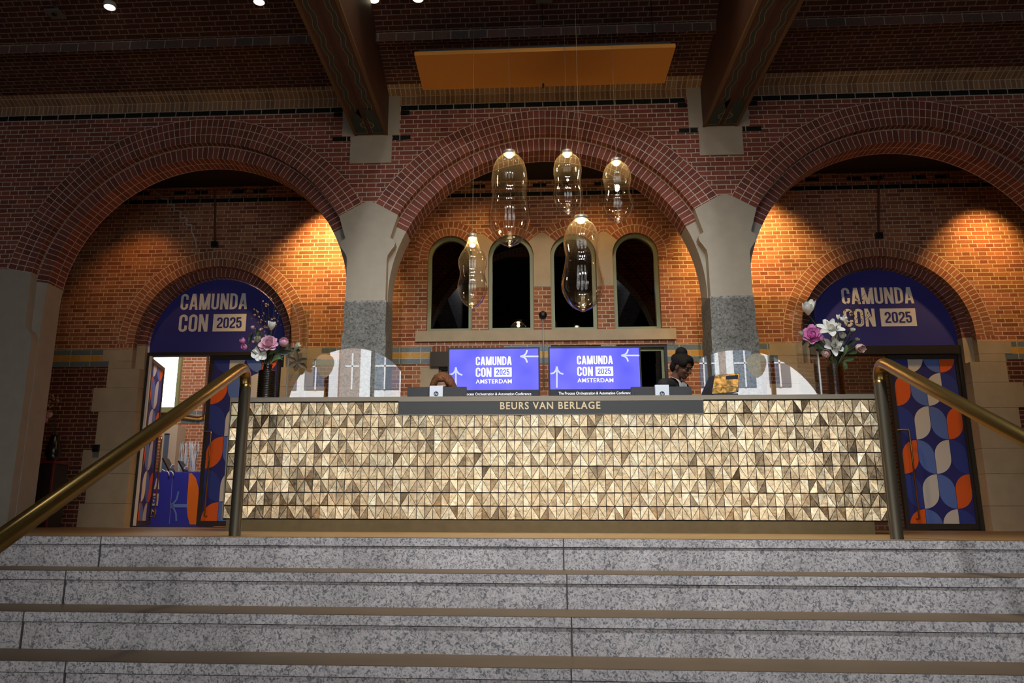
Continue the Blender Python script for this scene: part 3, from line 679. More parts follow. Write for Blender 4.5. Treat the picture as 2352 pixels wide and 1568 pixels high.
mb = MB(); mb.box(CX0-.012, CX1+.012, CY-.022, CY+.32, 1.128, 1.168); mb.box(CX0-.012, CX0-.002, CY-.018, CY+.3, z0t-.01, 1.128); mb.box(CX1+.002, CX1+.012, CY-.018, CY+.3, z0t-.01, 1.128)
mb.box(CX0-.012, -1.17, CY+.32, CY+.66, 1.128, 1.168); mb.box(1.60, CX1+.012, CY+.32, CY+.66, 1.128, 1.168); mb.build('counter_top', 'counter_steel', ct)
mb = MB(); mb.box(CX0+.03, CX1-.13, CY-.014, CY+.3, 0, z0t-.006); mb.build('plinth', 'counter_plinth', ct)
mb = MB(); mb.box(CX0, CX1, CY+.06, CY+.30, .10, 1.125); mb.box(CX0, CX1, CY+.30, CY+.75, .735, .765); mb.box(CX0, CX0+.03, CY+.30, CY+.75, 0, .735); mb.box(CX1-.03, CX1, CY+.30, CY+.75, 0, .735)
mb.build('desk', 'counter_body', ct)
sg = None
mb = MB(); mb.box(SX0+.003, SX1-.003, CY-.024, CY+.01, z1t-th-.004, 1.124); sg = mb.build('sign_panel', 'sign_grey', ct)
mb = MB(); mb.box(SX0, SX1, CY-.027, CY-.018, z1t-th-.008, z1t-th-.003); mb.box(SX0, SX1, CY-.027, CY-.018, 1.122, 1.128); mb.build('sign_edge', 'counter_steel', sg)
pa, pb = at(1149, 941, CY), at(1378, 923, CY)
mb = MB(); font(mb, 'BEURS VAN BERLAGE', pa.x, pa.z, pb.x-pa.x, .066, CY-.0275, 0, .02, 0, 1.18); mb.build('lettering', 'gold_letter', sg)
# ---- glass screens on the counter
for s_, x0, x1, xr, lab in ((-1, -2.245, -1.17, -2.165, 'clear glass counter screen beside the dark ribbed vase'), (1, 1.555, 2.62, 2.545, 'clear glass counter screen behind the tilted tablet terminal')):
    e = thing('glass_screen', ((x0+x1)/2, CY+.22, 1.168), lab, 'glass screen', 'glass screens on the counter')
    mb = MB(); mb.box(x0, x1, CY+.215, CY+.223, 1.169, 2.11); mb.build('front_pane', 'screen_glass', e)
    xa = x0 if s_ < 0 else x1
    mb = MB(); xb = xr
    mb.prism([(xa-.003, CY+.226), (xa+.003, CY+.226), (xb+.003, CY+.57), (xb-.003, CY+.57)], 0, 1)
    mb.v = [Vector((v.x, v.z, 1.169+.941*v.y)) for v in mb.v]
    mb.build('side_pane', 'screen_glass', e)
    mb = MB(); mb.box(xa-.006-.012*s_, xa+.006-.012*s_, CY+.205, CY+.214, 1.169, 1.62); mb.build('corner_strip', 'white_metal' if s_ > 0 else 'counter_steel', e)
# ---- big display screens
def display(px0, px1, py0, py1, Y, lab, px_):
    a, b = at(px0, py0, Y), at(px1, py1, Y); x0, x1, zt, zb = a.x, b.x, a.z, b.z-.02
    e = thing('display_screen', ((x0+x1)/2, Y+.05, 0), lab, 'screen', 'event display screens behind the counter')
    mb = MB(); mb.prism(rect(x0, x1, zb, zt), Y, Y+.06, [rect(x0+.014, x1-.014, zb+.014, zt-.014)]); mb.prism(rect(x0+.01, x1-.01, zb+.01, zt-.01), Y+.01, Y+.055); mb.build('bezel', 'bezel', e)
    xi0, xi1, zi0, zi1 = x0+.016, x1-.016, zb+.016, zt-.016
    zc = at(1150, 895, Y).z; zb_ = zc if px0 < 1200 else at(1380, 893, Y).z
    mb = MB(); mb.face([(xi0, Y+.004, zb_), (xi1, Y+.004, zb_), (xi1, Y+.004, zi1), (xi0, Y+.004, zi1)]); mb.face([(xi0, Y+.004, zi0), (xi1, Y+.004, zi0), (xi1, Y+.004, zb_), (xi0, Y+.004, zb_)], None, 1)
    mb.build('display_panel', ['screen_blue', 'screen_black'], e)
    ox = px_
    P = lambda x, y: at(x+ox[0], y+ox[1], Y)
    q = P(1093, 819); wl = P(1175, 819).x - q.x
    mb = MB(); event_logo(mb, q.x, q.z, wl, Y+.0025, 0, 1, True)
    mb.build('lettering', ['screen_white', 'screen_ink'], e)
    cpt = P(1051, 900); mb = MB(); font(mb, 'The Process Orchestration & Automation Conference', cpt.x, zb_-.058, wl*2.04, .030, Y+.0025, 0, .004)
    mb.build('caption_lettering', ['screen_white', 'screen_ink'], e)
    mb = MB(); t_ = .017
    def pl(pts):
        for f in stroke([(P(x, y).x, P(x, y).z) for x, y in pts], t_): mb.face([(p[0], Y+.003, p[1]) for p in f])
    pl([(1237, 818), (1198, 818)]); pl([(1211, 803.5), (1208, 812), (1203, 816), (1195, 818)]); pl([(1195, 818), (1203, 820), (1208, 824), (1211, 832)])
    mb.build('arrow_graphic', 'screen_lilac', e); mb = MB()
    pl([(1047, 892), (1047, 850)]); pl([(1047, 843), (1045, 852), (1040, 858), (1032.5, 860)]); pl([(1047, 843), (1049, 852), (1054, 858), (1062, 861)])
    mb.build('arrow_graphic', 'screen_lilac', e)
    xm = (x0+x1)/2; mb = MB(); mb.box(xm-.04, xm+.04, Y+.065, Y+.12, .03, zt-.2); mb.box(xm-.3, xm+.3, Y-.12, Y+.25, 0, .03); mb.build('floor_stand', 'black_metal', e)
display(1029, 1241, 798.5, 908, 8.3, 'blue event screen just behind the person with auburn hair', (0, 0))
display(1259, 1475.5, 796.5, 906, 8.3, 'blue event screen just beside the woman in a black jacket', (232, -2))
# ---- desk monitors seen from behind
def monitor(px0, px1, pyt, sx0, sx1, syt, lpx, Y, lab):
    a, b = at(px0, pyt, Y), at(px1, pyt, Y); s0, s1 = at(sx0, syt, Y-.07), at(sx1, syt, Y-.07)
    e = thing('desk_monitor', ((a.x+b.x)/2, Y, .765), lab, 'monitor', 'monitors on the counter desk')
    mb = MB(); mb.box(a.x, b.x, Y-.02, Y+.025, .86, a.z); mb.box(a.x+.03, b.x-.03, Y-.028, Y-.02, .86, a.z-.045); mb.build('screen_back', 'monitor_grey', e)
    st = MB(); st.box(s0.x, s1.x, Y-.07, Y-.03, .79, s0.z); st.box(s0.x-.06, s1.x+.06, Y-.10, Y+.09, .766, .79); so = st.build('stand', 'monitor_white', e)
    c = at(lpx, 904, Y-.0715)
    mb = MB(); mb.flat([(c.x+.023*cos(2*PI*k/28), c.z+.023*sin(2*PI*k/28)) for k in range(28)], Y-.0712); mb2 = MB()
    font(mb2, 'hp', c.x-.015, c.z-.017, .031, .031, Y-.0722, 0, .0, .25)
    i0 = len(mb.v); mb.v += mb2.v; mb.f += [[k+i0 for k in f] for f in mb2.f]; mb.uv += mb2.uv; mb.mi += [1]*len(mb2.f); mb.sm += mb2.sm
    mb.build('logo', ['logo_ink', 'monitor_white'], so)
monitor(936.5, 1072, 889.5, 987, 1017, 885.5, 1001.5, 7.36, 'dark desk monitor with white stand in front of the auburn haired person')
monitor(1449, 1587, 889, 1504.5, 1536, 883.5, 1521, 7.36, 'dark desk monitor with white stand in front of the woman in black')
# ---- tilted tablet, amber brick reflection painted on its face
Yt = 6.965; a, b, c, d = at(1634, 905, Yt), at(1696, 900, Yt), at(1698.5, 857, Yt+.10), at(1641, 861, Yt+.10)
zoff = 1.178 - min(a.z, b.z); e = thing('tablet_terminal', ((a.x+b.x)/2, Yt, 1.168), 'tilted black tablet terminal with a painted amber picture', 'tablet')
def qd(mb, p, d_, m): mb.face(p, None, m)
F = [a, b, c, d]; off = Vector((-.012, .085, -.006)); Bk = [Vector((p.x-.03, p.y+.03, p.z)) for p in F]; Bk[2] += Vector((-.03, .06, -.02)); Bk[3] += Vector((-.03, .06, -.02)); Bk[0] += Vector((-.03, .10, 0)); Bk[1] += Vector((-.03, .10, 0))
mb = MB(); mb.face([F[3], F[2], F[1], F[0]][::-1])
for k in range(4): j = (k+1) % 4; mb.face([F[j], F[k], Bk[k], Bk[j]])
mb.face(Bk[::-1]); mb.build('housing', 'tablet_black', e)
nrm = (F[1]-F[0]).cross(F[3]-F[0]).normalized()
if nrm.y > 0: nrm = -nrm
def onf(u, v, k=.0015): return F[0]*(1-u)*(1-v)+F[1]*u*(1-v)+F[2]*u*v+F[3]*(1-u)*v + nrm*k
mb = MB(); mb.face([onf(.02, .02), onf(.98, .02), onf(.98, .98), onf(.02, .98)]); mb.build('reflection', 'amber_reflection', e)
mb = MB(); mb.face([onf(.47, .70, .003), onf(.95, .70, .003), onf(.95, .90, .003), onf(.47, .90, .003)]); mb.build('label_plate', 'tablet_black', e)
mb = MB(); mb.tube([onf(.04, .10, .01), onf(.04, .25, .012), onf(.9, .27, .012), onf(.92, .1, .01), onf(.98, -.02, .01)], .0022, 6)
q = onf(.5, -.02); mb.box(q.x-.10, q.x+.11, q.y-.01, q.y+.12, 1.1685, min(a.z, b.z)+.004); mb.build('wire_rest', 'black_metal', e)
# ---- pendant lamps: blown peanut shaped shades
def spline(pts, n=44):
    out = []
    for k in range(n+1):
        t_ = k/n
        for i in range(len(pts)-1):
            if pts[i][0] <= t_ <= pts[i+1][0]+1e-9: break
        p0, p1, p2, p3 = pts[max(i-1, 0)], pts[i], pts[i+1], pts[min(i+2, len(pts)-1)]
        h = p2[0]-p1[0]; u = (t_-p1[0])/h
        m1 = (p2[1]-p0[1])/(p2[0]-p0[0])*h if p2[0] != p0[0] else 0; m2 = (p3[1]-p1[1])/(p3[0]-p1[0])*h if p3[0] != p1[0] else 0
        v = (2*u**3-3*u**2+1)*p1[1]+(u**3-2*u**2+u)*m1+(-2*u**3+3*u**2)*p2[1]+(u**3-u**2)*m2
        out.append((t_, max(v, .0008)))
    return out
LY = 7.5; PXM = LY/1811*1.0
def lamp(x, y0, y1, prof, lab, xb=None, LY=7.5):
    a, b = at(x, y0, LY), at(xb or x, y1, LY); hgt = a.z-b.z; sc = (at(x+1, (y0+y1)/2, LY).x-at(x, (y0+y1)/2, LY).x)
    X = (a.x+b.x)/2
    e = thing('pendant_lamp', (X, LY, a.z), lab, 'pendant lamp', 'blown glass pendant lamps over the counter')
    pr = spline([(0, prof[0][1])] + list(prof[1:]))
    mb = MB(); mb.lathe([(r*sc, a.z-hgt*t_) for t_, r in pr], (X, LY, 0), 40, 0, True, False); mb.build('glass_shade', 'lamp_glass', e)
    r0 = max(prof[0][1]*sc, .02)
    mb = MB(); mb.lathe([(r0*.7, .045), (r0*1.02, .035), (r0*1.06, .002), (r0*.9, 0.0)], (X, LY, a.z), 20); mb.build('cap', 'lamp_cap', e)
    mb = MB(); mb.ell((X, LY, a.z-.014), (r0*.55, r0*.55, .02), None, 14); mb.build('light_bulb', 'led', e)
    mb = MB(); mb.tube([(X, LY, a.z+.04), (X, LY, 5.98)], .0018, 6); mb.build('cable', 'cable_gold', e)
    ld = bpy.data.lights.new('lamp_light', 'POINT'); ld.energy = 9; ld.color = (1, .72, .38); ld.shadow_soft_size = .03
    lo_ = bpy.data.objects.new('lamp_light', ld); COL.objects.link(lo_); lo_.location = (0, 0, -.07); lo_.parent = e
PN = lambda c, u, w, lo_, tu=.27, tw_=.47, tl=.68: [(0, c), (.05, c+(u-c)*.46), (.12, c+(u-c)*.78), (tu, u), (tw_, w), (tl, lo_), (.84, lo_*.83), (.94, lo_*.50), (1, .2)]
lamp(1085, 547, 708, [(0, 10), (.07, 13), (.14, 18), (.24, 28), (.35, 33), (.51, 28.5), (.70, 34), (.85, 28), (.95, 16), (1, .3)], 'slender pear necked glass lamp hanging lowest, next to the first lancet window', None, 7.25)
lamp(1163, 355, 568, PN(14, 42, 39.5, 48, .28, .42, .68), 'largest glass lamp, hung high above the second lancet window', 1178, 7.45)
lamp(1304, 354, 493, PN(12, 33, 30, 34.5), 'small glass lamp hanging highest above the third lancet window', None, 7.5)
lamp(1418, 373, 513, PN(12, 33, 28, 35), 'small glass lamp hung high above the fourth lancet window', None, 7.48)
lamp(1334, 505, 717, PN(16, 42, 38, 49, .25, .42, .72), 'big glass lamp hanging low in front of the third lancet window', 1340, 7.2)
# ---- acorn lamps in the hall, seen mirrored in the counter glass
for x, y, lab in ((745, 868, 'milky acorn shaped hall lamp mirrored beside the dark vase'), (1740, 868, 'milky acorn shaped hall lamp mirrored beside the tablet')):
    p = at(x, y, 15.14); X, Z = p.x, p.z
    e = thing('acorn_lamp', (X, -.9, Z), lab, 'pendant lamp', 'acorn lamps of the stair hall')
    mb = MB(); mb.lathe([(.002, 0), (.08, .05), (.14, .14), (.178, .26), (.182, .34), (.15, .42), (.09, .46)], (X, -.9, Z), 28); mb.build('lamp_shade', 'lamp_milk', e)
    mb = MB(); mb.lathe([(.09, .46), (.075, .50), (.07, .60), (.02, .62)], (X, -.9, Z), 20); mb.build('cap', 'lamp_cap', e)
    mb = MB(); mb.tube([(X, -.9, Z+.6), (X, -.9, 6.84)], .008, 6); mb.build('cable', 'black_metal', e)
# ---- handrails
for s_, X, y0, slope, lab in ((-1, -1.70, 4.6, .477, 'bronze stair handrail on the side of the open door'), (1, 2.02, 4.6, .472, 'bronze stair handrail in front of the shut patterned door')):
    e = thing('handrail', (X, y0, 0), lab, 'handrail', 'bronze stair handrails')
    rad = .034; zt = 1.0
    mb = MB(); mb.tube([(X, y0, .0), (X, y0, zt-.13)], rad, 20); mb.build('post', 'bronze_post', e)
    path = [Vector((X, y0, zt-.13))]
    ctrl = [Vector((X, y0, zt-.13)), Vector((X, y0, zt+.01)), Vector((X, y0-.13, zt-.05))]
    for k in range(1, 9): t_ = k/8; path.append(ctrl[0]*(1-t_)**2+ctrl[1]*2*t_*(1-t_)+ctrl[2]*t_*t_)
    Ye = 1.0; path.append(Vector((X, Ye, path[-1].z-slope*(path[-1].y-Ye))))
    mb = MB(); mb.tube(path, rad, 20); mb.build('rail', 'bronze_rail', e)
    mb = MB(); mb.tube([(X, Ye+.2, path[-1].z+.09), (X, Ye+.2, -1.599)], rad*.8, 16); mb.build('post', 'bronze_post', e)
# ---- acoustic panel, spots, devices under the vault
e = thing('acoustic_panel', (.2, 7.9, 5.0), 'mustard orange acoustic panel hung flat under the vault', 'acoustic panel')
mb = MB(); mb.box(-1.19, 1.60, 7.56, 8.26, 5.0, 5.045); mb.build('panel', 'acoustic', e)
mb = MB(); mb.box(-1.15, 1.56, 7.60, 8.22, 5.045, 5.09); mb.build('backing_tray', 'black_metal', e)
for x in (-1.0, .2, 1.4):
    mb = MB(); mb.tube([(x, 7.75, 5.08), (x, 7.75, 5.735)], .003, 6); mb.build('hanger', 'black_metal', e)
mb = MB(); q = at(1248, 205, 8.2); mb.tube([(q.x, 8.2, 5.0), (q.x, 8.2, 4.95)], .012, 8); mb.build('hook', 'black_metal', e)
for x, y, mt_, lab in ((252, 17, 'spot_led', 'white ceiling spotlight furthest from the orange panel'), (595, 5, 'spot_led', 'white ceiling spotlight beside the painted beam'), (858, 0, 'spot_led_warm', 'yellowish ceiling spotlight between beam and orange panel'), (960, -2, 'spot_led_warm', 'cut off ceiling spotlight above the edge of the orange panel')):
    p = at(x, y, 7.62)
    e = thing('ceiling_spotlight', (p.x, p.y, p.z), lab, 'spotlight', 'ceiling spotlights under the vault')
    mb = MB(); mb.lathe([(.066, 0), (.070, .004), (.070, .05), (.03, .075)], p, 24, 0, True, True); mb.lathe([(.012, .07), (.012, .30)], p, 8); mb.build('housing', 'spot_white', e)
    mb = MB(); mb.lathe([(.0005, -.003), (.058, -.002), (.06, .0)], p, 24); mb.build('lens', mt_, e)
p = at(125, 32, 7.62); e = thing('ceiling_sensor', p, 'dim grey square ceiling sensor in the dark vault corner', 'sensor')
mb = MB(); mb.box(p.x-.085, p.x+.085, p.y-.07, p.y+.10, p.z, p.z+.02); mb.tube([(p.x, p.y, p.z+.02), (p.x, p.y, p.z+.25)], .02, 8); mb.build('base_plate', 'device_grey', e)
mb = MB(); mb.lathe([(.03, 0), (.028, -.012), (.012, -.02), (.001, -.021)], p, 16); mb.build('sensor_dome', 'black_metal', e)
p = at(1250, 1, 7.62); mb = MB(); mb.box(p.x-.09, p.x+.09, p.y-.05, p.y+.05, p.z, p.z+.03); mb.tube([(p.x, p.y, p.z+.03), (p.x, p.y, p.z+.25)], .02, 8); tag(mb.build('ceiling_fixture', 'device_grey'), 'small grey ceiling fixture cut by the top edge, above the orange panel', 'fixture')
# ---- wall fittings
p = at(1247, 722, YB-.05)
e = thing('wall_speaker', (p.x, YB, p.z), 'small black round wall camera between the second and third lancet windows', 'camera')
mb = MB(); mb.lathe([(.055, 0), (.058, .02), (.05, .06), (.03, .075), (.001, .078)], (0, 0, 0), 20); mb.v = [Vector((p.x+v.x, YB-.001-v.z, p.z+v.y)) for v in mb.v]; mb.build('body', 'bezel', e)
e.name = 'wall_camera'
mb = MB(); mb.tube([(p.x, YB-.012, p.z-.05), (p.x, YB-.05, p.z-.16), (p.x, YB-.05, 1.9)], .009, 8); mb.build('conduit', 'steel', e)
for x, y0, y1, lab in ((494, 440, 560, 'rust coloured wall conduit ending in a small box above the arch of the open door'), (2018, 405, 540, 'rust coloured wall conduit ending in a small box above the arch of the shut door')):
    a, b = at(x, y0, YB-.02), at(x, y1, YB-.02)
    e = thing('wall_conduit', (b.x, YB, b.z), lab, 'conduit', 'conduits above the door arches')
    mb = MB(); mb.tube([(a.x, YB-.02, a.z), (b.x, YB-.02, b.z)], .014, 8); mb.build('pipe', 'rust_pipe', e)
    mb = MB(); mb.box(b.x-.045, b.x+.045, YB-.06, YB-.002, b.z-.06, b.z+.03); mb.build('junction_box', 'bezel', e)
p = at(222, 1036, YB-.01); e = thing('card_reader', (p.x, YB, p.z), 'small black and grey card reader on the stone jamb of the open door', 'card reader')
mb = MB(); mb.box(p.x-.05, p.x+.04, YB-.045, YB-.009, p.z-.01, p.z+.09); mb.build('body', 'bezel', e)
mb = MB(); mb.box(p.x-.045, p.x+.035, YB-.03, YB-.009, p.z-.09, p.z-.011); mb.build('plate', 'device_grey', e)
# ---- doors
def leafpat(mb, T, ncol, nrow, w, h, flip=False, first=.42, fullh=2.27):
    """half-leaf pattern; T(u, v) -> point, u from the hinge edge, v from the top"""
    odd = ((1, 'A'), (2, 'B'), (3, 'A'), (4, 'B')); even = ((4, 'B'), (3, 'A'), (2, 'B'), (1, 'A'))
    v = -h*(1-first); r_ = 0
    while v < fullh:
        pat = odd if r_ % 2 else even
        for c in range(ncol):
            m_, ty = pat[c % 4]; u0 = c*w; g = .006; W = w-g; H = h-g
            # type A: sharp top right and bottom left; B mirrored
            pts = arcpts(0, 0, 1, 0, 1, 1)
            A_ = [(0, H)] + [(0, H-(H-W)*.98)] + [(W-W*cos(a), W-W*sin(a)) for a in [R(90*k/10) for k in range(1, 11)]] + [(W, 0), (W, (H-W)*.98)] + [(W*cos(a), H-W+W*sin(a)) for a in [R(90*k/10) for k in range(1, 11)]]
            if ty == 'B': A_ = [(W-x, y) for x, y in A_]
            poly = [(x+u0+g/2, y+v+g/2) for x, y in A_]
            poly = [(x, min(max(y, 0), fullh)) for x, y in poly]
            if max(p[1] for p in poly)-min(p[1] for p in poly) > .01:
                pp = []
                for p in poly:
                    if not pp or (abs(p[0]-pp[-1][0])+abs(p[1]-pp[-1][1])) > 1e-5: pp.append(p)
                tr = tessellate_polygon([[Vector((p[0], p[1], 0)) for p in pp]])
                for q in tr: mb.face([T(*pp[k]) for k in q], None, m_-1)
        v += h; r_ += 1
PATM = ['orange', 'light_blue', 'off_white', 'mid_blue']
def leaf(e, T, W, zt, zb, th_dir, handle_u, patt=True, colw=None, grow=.457):
    """door leaf whose outer face is T(u, v); th_dir: thickness vector"""
    def slab(mb, u0, u1, v0, v1, d0, d1):
        a = [T(u0, v0)+th_dir*d0, T(u1, v0)+th_dir*d0, T(u1, v1)+th_dir*d0, T(u0, v1)+th_dir*d0, T(u0, v0)+th_dir*d1, T(u1, v0)+th_dir*d1, T(u1, v1)+th_dir*d1, T(u0, v1)+th_dir*d1]
        for q in ((0, 1, 2, 3), (7, 6, 5, 4), (0, 4, 5, 1), (1, 5, 6, 2), (2, 6, 7, 3), (3, 7, 4, 0)): mb.face([a[k] for k in q])
    Hh = zt-zb
    mb = MB()
    for q in ((0, .055, 0, Hh), (W-.055, W, 0, Hh), (.055, W-.055, 0, .06), (.055, W-.055, Hh-.07, Hh)): slab(mb, *q, 0, .05)
    lf = mb.build('door_leaf', 'door_frame', e)
    if patt:
        mb = MB(); slab(mb, .055, W-.055, .06, Hh-.07, .012, .03); pn = mb.build('graphic_panel', 'navy', lf)
        w = (W-.11)/4; mb = MB(); leafpat(mb, lambda u, v: T(u+.055, v+.06)+th_dir*.0105, 4, 6, w, grow, False, .42, Hh-.13); g_ = mb.build('leaf_pattern', PATM, lf)
    else:
        mb = MB(); slab(mb, .055, W-.055, .06, Hh-.07, .02, .024); mb.build('glass_pane', 'window_pane', lf)
    if handle_u:
        mb = MB(); n = -th_dir
        pts = [T(handle_u[0], Hh-1.30), T(handle_u[0], Hh-1.30)+n*.07]
        for k in range(1, 5): pass
        a, b = T(handle_u[0], Hh-1.30), T(handle_u[1], Hh-1.30); c_ = T(handle_u[1], Hh-.13)
        mb.tube([a+n*.0, a+n*.06, b+n*.075-Vector((0, 0, .0)), b+n*.078-Vector((0, 0, .04)), c_+n*.078, c_+n*.03, c_+n*.0], .012, 10); mb.build('pull_handle', 'bronze_rail', lf)
def lunette(c, lab, px, T1):
    e = thing('lunette_sign', (c, YB+.2, 2.5), lab, 'sign', 'event signs in the door arches')
    mb = MB(); mb.prism([(c-1.015, 2.49), (c+1.015, 2.49), (c+1.015, DZ)] + arcpts(c, DZ, 1.015, 0, PI, 48)[1:-1] + [(c-1.015, DZ)], YB+.19, YB+.21); mb.build('panel', 'navy_lunette', e)
    a = at(px[0], px[1], YB+.185); b = at(px[2], px[1], YB+.185)
    mb = MB(); event_logo(mb, a.x, a.z, b.x-a.x, YB+.187); mb.build('lettering', ['text_white', 'navy_lunette'], e)
lunette(DL, 'dark blue arched event sign above the open door', (417, 675, 569.5), 0)
lunette(DR, 'dark blue arched event sign above the shut patterned door', (1931, 661, 2096), 0)
ZT = 2.485
for i, c in enumerate((DL, DR)):
    e = struct(bpy.data.objects.new('door_%d' % (i+1), None)); COL.objects.link(e); e.location = (c, YB+.2, 0)
    mb = MB()
    mb.prism(rect(c-1.025, c+1.025, .0, ZT), YB+.16, YB+.26, [rect(c-.975, c+.975, .012, ZT-.05)])
    mb.build('door_frame', 'door_frame', e)
    if i == 1: mb = MB(); mb.box(c-1.0, c+1.0, YB+.14, YB+.27, ZT-.12, ZT); mb.build('transom', 'door_frame', e)
    zt = ZT-.055 if i == 0 else ZT-.125
    ls, lw_ = ((-.10, 1.07) if i == 0 else (.045, .955))
    T = lambda u, v, c=c, zt=zt, ls=ls: Vector((c+ls+u, YB+.19, zt-v))
    leaf(e, T, lw_, zt, .02, Vector((0, 1, 0)), (.03, .14))
    if i == 0:
        h0 = Vector((c-.985, YB+.20, zt)); dv = Vector((-.185, .86, 0)).normalized()
        T = lambda u, v: h0+dv*u-Vector((0, 0, v)); leaf(e, T, .88, zt, .02, Vector((-dv.y, dv.x, 0)), (.85, .75))
        mb = MB(); mb.box(c-.985, c-.955, YB+.155, YB+.19, .02, zt); mb.build('edge_strip', 'white_metal', e)
    else:
        h0 = Vector((c-.965, YB+.20, zt)); dv = Vector((.12, .93, 0)).normalized()
        T = lambda u, v: h0+dv*u-Vector((0, 0, v)); leaf(e, T, .95, zt, .02, Vector((-dv.y, dv.x, 0)), None, False)
# ---- registration desk in the room beyond the open door
a, b = at(330, 1078, 12.6), at(467, 1090, 12.6); zt = .86; Yd = 12.6
e = thing('registration_desk', ((a.x+b.x)/2, Yd+.3, 0), 'blue event desk with orange leaf shape seen through the open door', 'desk')
mb = MB(); mb.box(a.x-.8, b.x-.01, Yd, Yd+.6, .0, zt); mb.build('desk_body', 'desk_blue', e)
mb = MB(); P = lambda x, y: (at(x, y, Yd-.002).x, at(x, y, Yd-.002).z)
mb.flat([P(436, 1204), P(457, 1204), P(457, 1155), P(456, 1120), P(450, 1098), P(441, 1086.5), P(434, 1086.5), P(432, 1120), P(429, 1160), P(431, 1185)], Yd-.002); mb.build('leaf_graphic', 'desk_orange', e)
mb = MB()
def pl(pts, t_):
    for f in stroke([P(x, y) for x, y in pts], t_): mb.face([(p[0], Yd-.003, p[1]) for p in f])
pl([(430, 1161), (395, 1161)], .055); pl([(410, 1128), (406, 1146), (399, 1155), (391, 1160)], .028); pl([(391, 1162), (399, 1167), (404, 1178), (405, 1196)], .028)
pl([(461, 1120), (460, 1150), (458, 1203)], .02); mb.build('arrow_graphic', 'desk_light', e)
mb = MB(); q0 = P(366, 1123); cond(mb, 'CAMUNDA', q0[0]-.72, q0[1]-.0, .72, .175, Yd-.003); mb.build('lettering', ['off_white', 'desk_blue'], e); mb = MB(); cond(mb, 'CON', q0[0]-.72, q0[1]-.26, .31, .19, Yd-.003)
x0, z0 = q0[0]-.35, q0[1]-.26; mb.face([(x0, Yd-.003, z0), (x0+.35, Yd-.003, z0), (x0+.35, Yd-.003, z0+.19), (x0, Yd-.003, z0+.19)]); cond(mb, '2025', x0+.04, z0+.035, .27, .12, Yd-.0045, 1); mb.build('lettering', ['off_white', 'desk_blue'], e); mb = MB(); font(mb, 'AMSTERDAM', q0[0]-.72, q0[1]-.40, .70, .085, Yd-.003, 0, .012)
mb.build('lettering', ['off_white', 'desk_blue'], e); mb = MB()
for f in stroke([P(397, 1085), P(389, 1203)], .004): mb.face([(p[0], Yd-.003, p[1]) for p in f])
mb.build('panel_seam', 'off_white', e)
for x, y, s_, lab in ((388, 1062, 1.0, 'black tablet leaning on the blue event desk beside the white cables'), (421, 1069, .8, 'smaller black tablet leaning in front of the bundle of pale strips')):
    p = at(x, y, Yd+.2); e = thing('tablet', (p.x, Yd+.2, zt), lab, 'tablet', 'tablets on the event desk')
    m_ = Matrix.Translation((p.x, Yd+.2, zt+.115*s_+.012)) @ Matrix.Rotation(R(-32), 4, 'Y')
    mb = MB(); mb.obox(m_, .012, .11*s_, .125*s_); mb.build('screen', 'tablet_black', e)
    mb = MB(); mb.box(p.x-.02, p.x+.10*s_, Yd+.13, Yd+.27, zt, zt+.012); mb.obox(Matrix.Translation((p.x+.045*s_, Yd+.2, zt+.07*s_)) @ Matrix.Rotation(R(30), 4, 'Y'), .008, .05, .07*s_); mb.build('stand', 'paper_white', e)
a, b = at(417, 1014, Yd+.35), at(448, 1083, Yd+.35); e = thing('strip_bundle', ((a.x+b.x)/2, Yd+.35, zt), 'bundle of hanging white and pale blue strips on the event desk', 'strip rack')
mb = MB(); rb = random.Random(5)
for k in range(26):
    x = a.x+.01+(b.x-a.x-.01)*rb.random(); y = Yd+.28+.16*rb.random(); w = .007
    zb = zt+.02+.04*rb.random(); ztp = a.z-.03*rb.random(); dx = rb.gauss(0, .012)
    mb.grid([[(x-w+dx*t_+.008*sin(t_*7+k), y+.01*sin(t_*5+k), ztp+(zb-ztp)*t_), (x+w+dx*t_+.008*sin(t_*7+k), y+.01*cos(t_*5+k), ztp+(zb-ztp)*t_)] for t_ in [j/8 for j in range(9)]], k % 2)
mb.build('strip', ['paper_white', 'paper_blue'], e)['kind'] = 'stuff'
mb = MB(); mb.box(a.x-.02, b.x+.02, Yd+.25, Yd+.46, zt, zt+.02); mb.box(a.x, b.x, Yd+.355, Yd+.365, a.z-.03, a.z-.02); mb.box(a.x, a.x+.01, Yd+.355, Yd+.365, zt, a.z-.02); mb.box(b.x-.01, b.x, Yd+.355, Yd+.365, zt, a.z-.02); mb.build('rack', 'steel', e)
p = at(372, 1073, Yd+.1); mb = MB()
for k in range(2):
    q = p.x+.0+.07*k; mb.tube([(q-.05, Yd+.25, zt+.012), (q, Yd+.12+.02*k, zt+.05), (q+.06, Yd+.10, zt+.02), (q+.13, Yd+.03, zt+.014), (q+.17, Yd-.008, zt-.01), (q+.185, Yd-.010, zt-.06)], .0085, 8)
tag(mb.build('white_cable', 'paper_white'), 'white cables draped over the front edge of the event desk', 'cable')
e = thing('glazed_cabinet', (-6.35, 14.2, 0), 'pale framed glass display case behind the event desk', 'cabinet')
p0, p1 = at(366, 1078, 14.0), at(409, 975, 14.0)
mb = MB(); mb.prism(rect(p0.x, p1.x, .02, p1.z), 14.0, 14.35, [rect(p0.x+.03, p1.x-.14, p0.z-.1, p1.z-.16)]); mb.build('case', 'case_cream', e)
mb = MB(); mb.box(p0.x+.02, p1.x-.1, 14.02, 14.03, p0.z-.12, p1.z-.12); mb.build('glass_door', 'facade_glass', e)
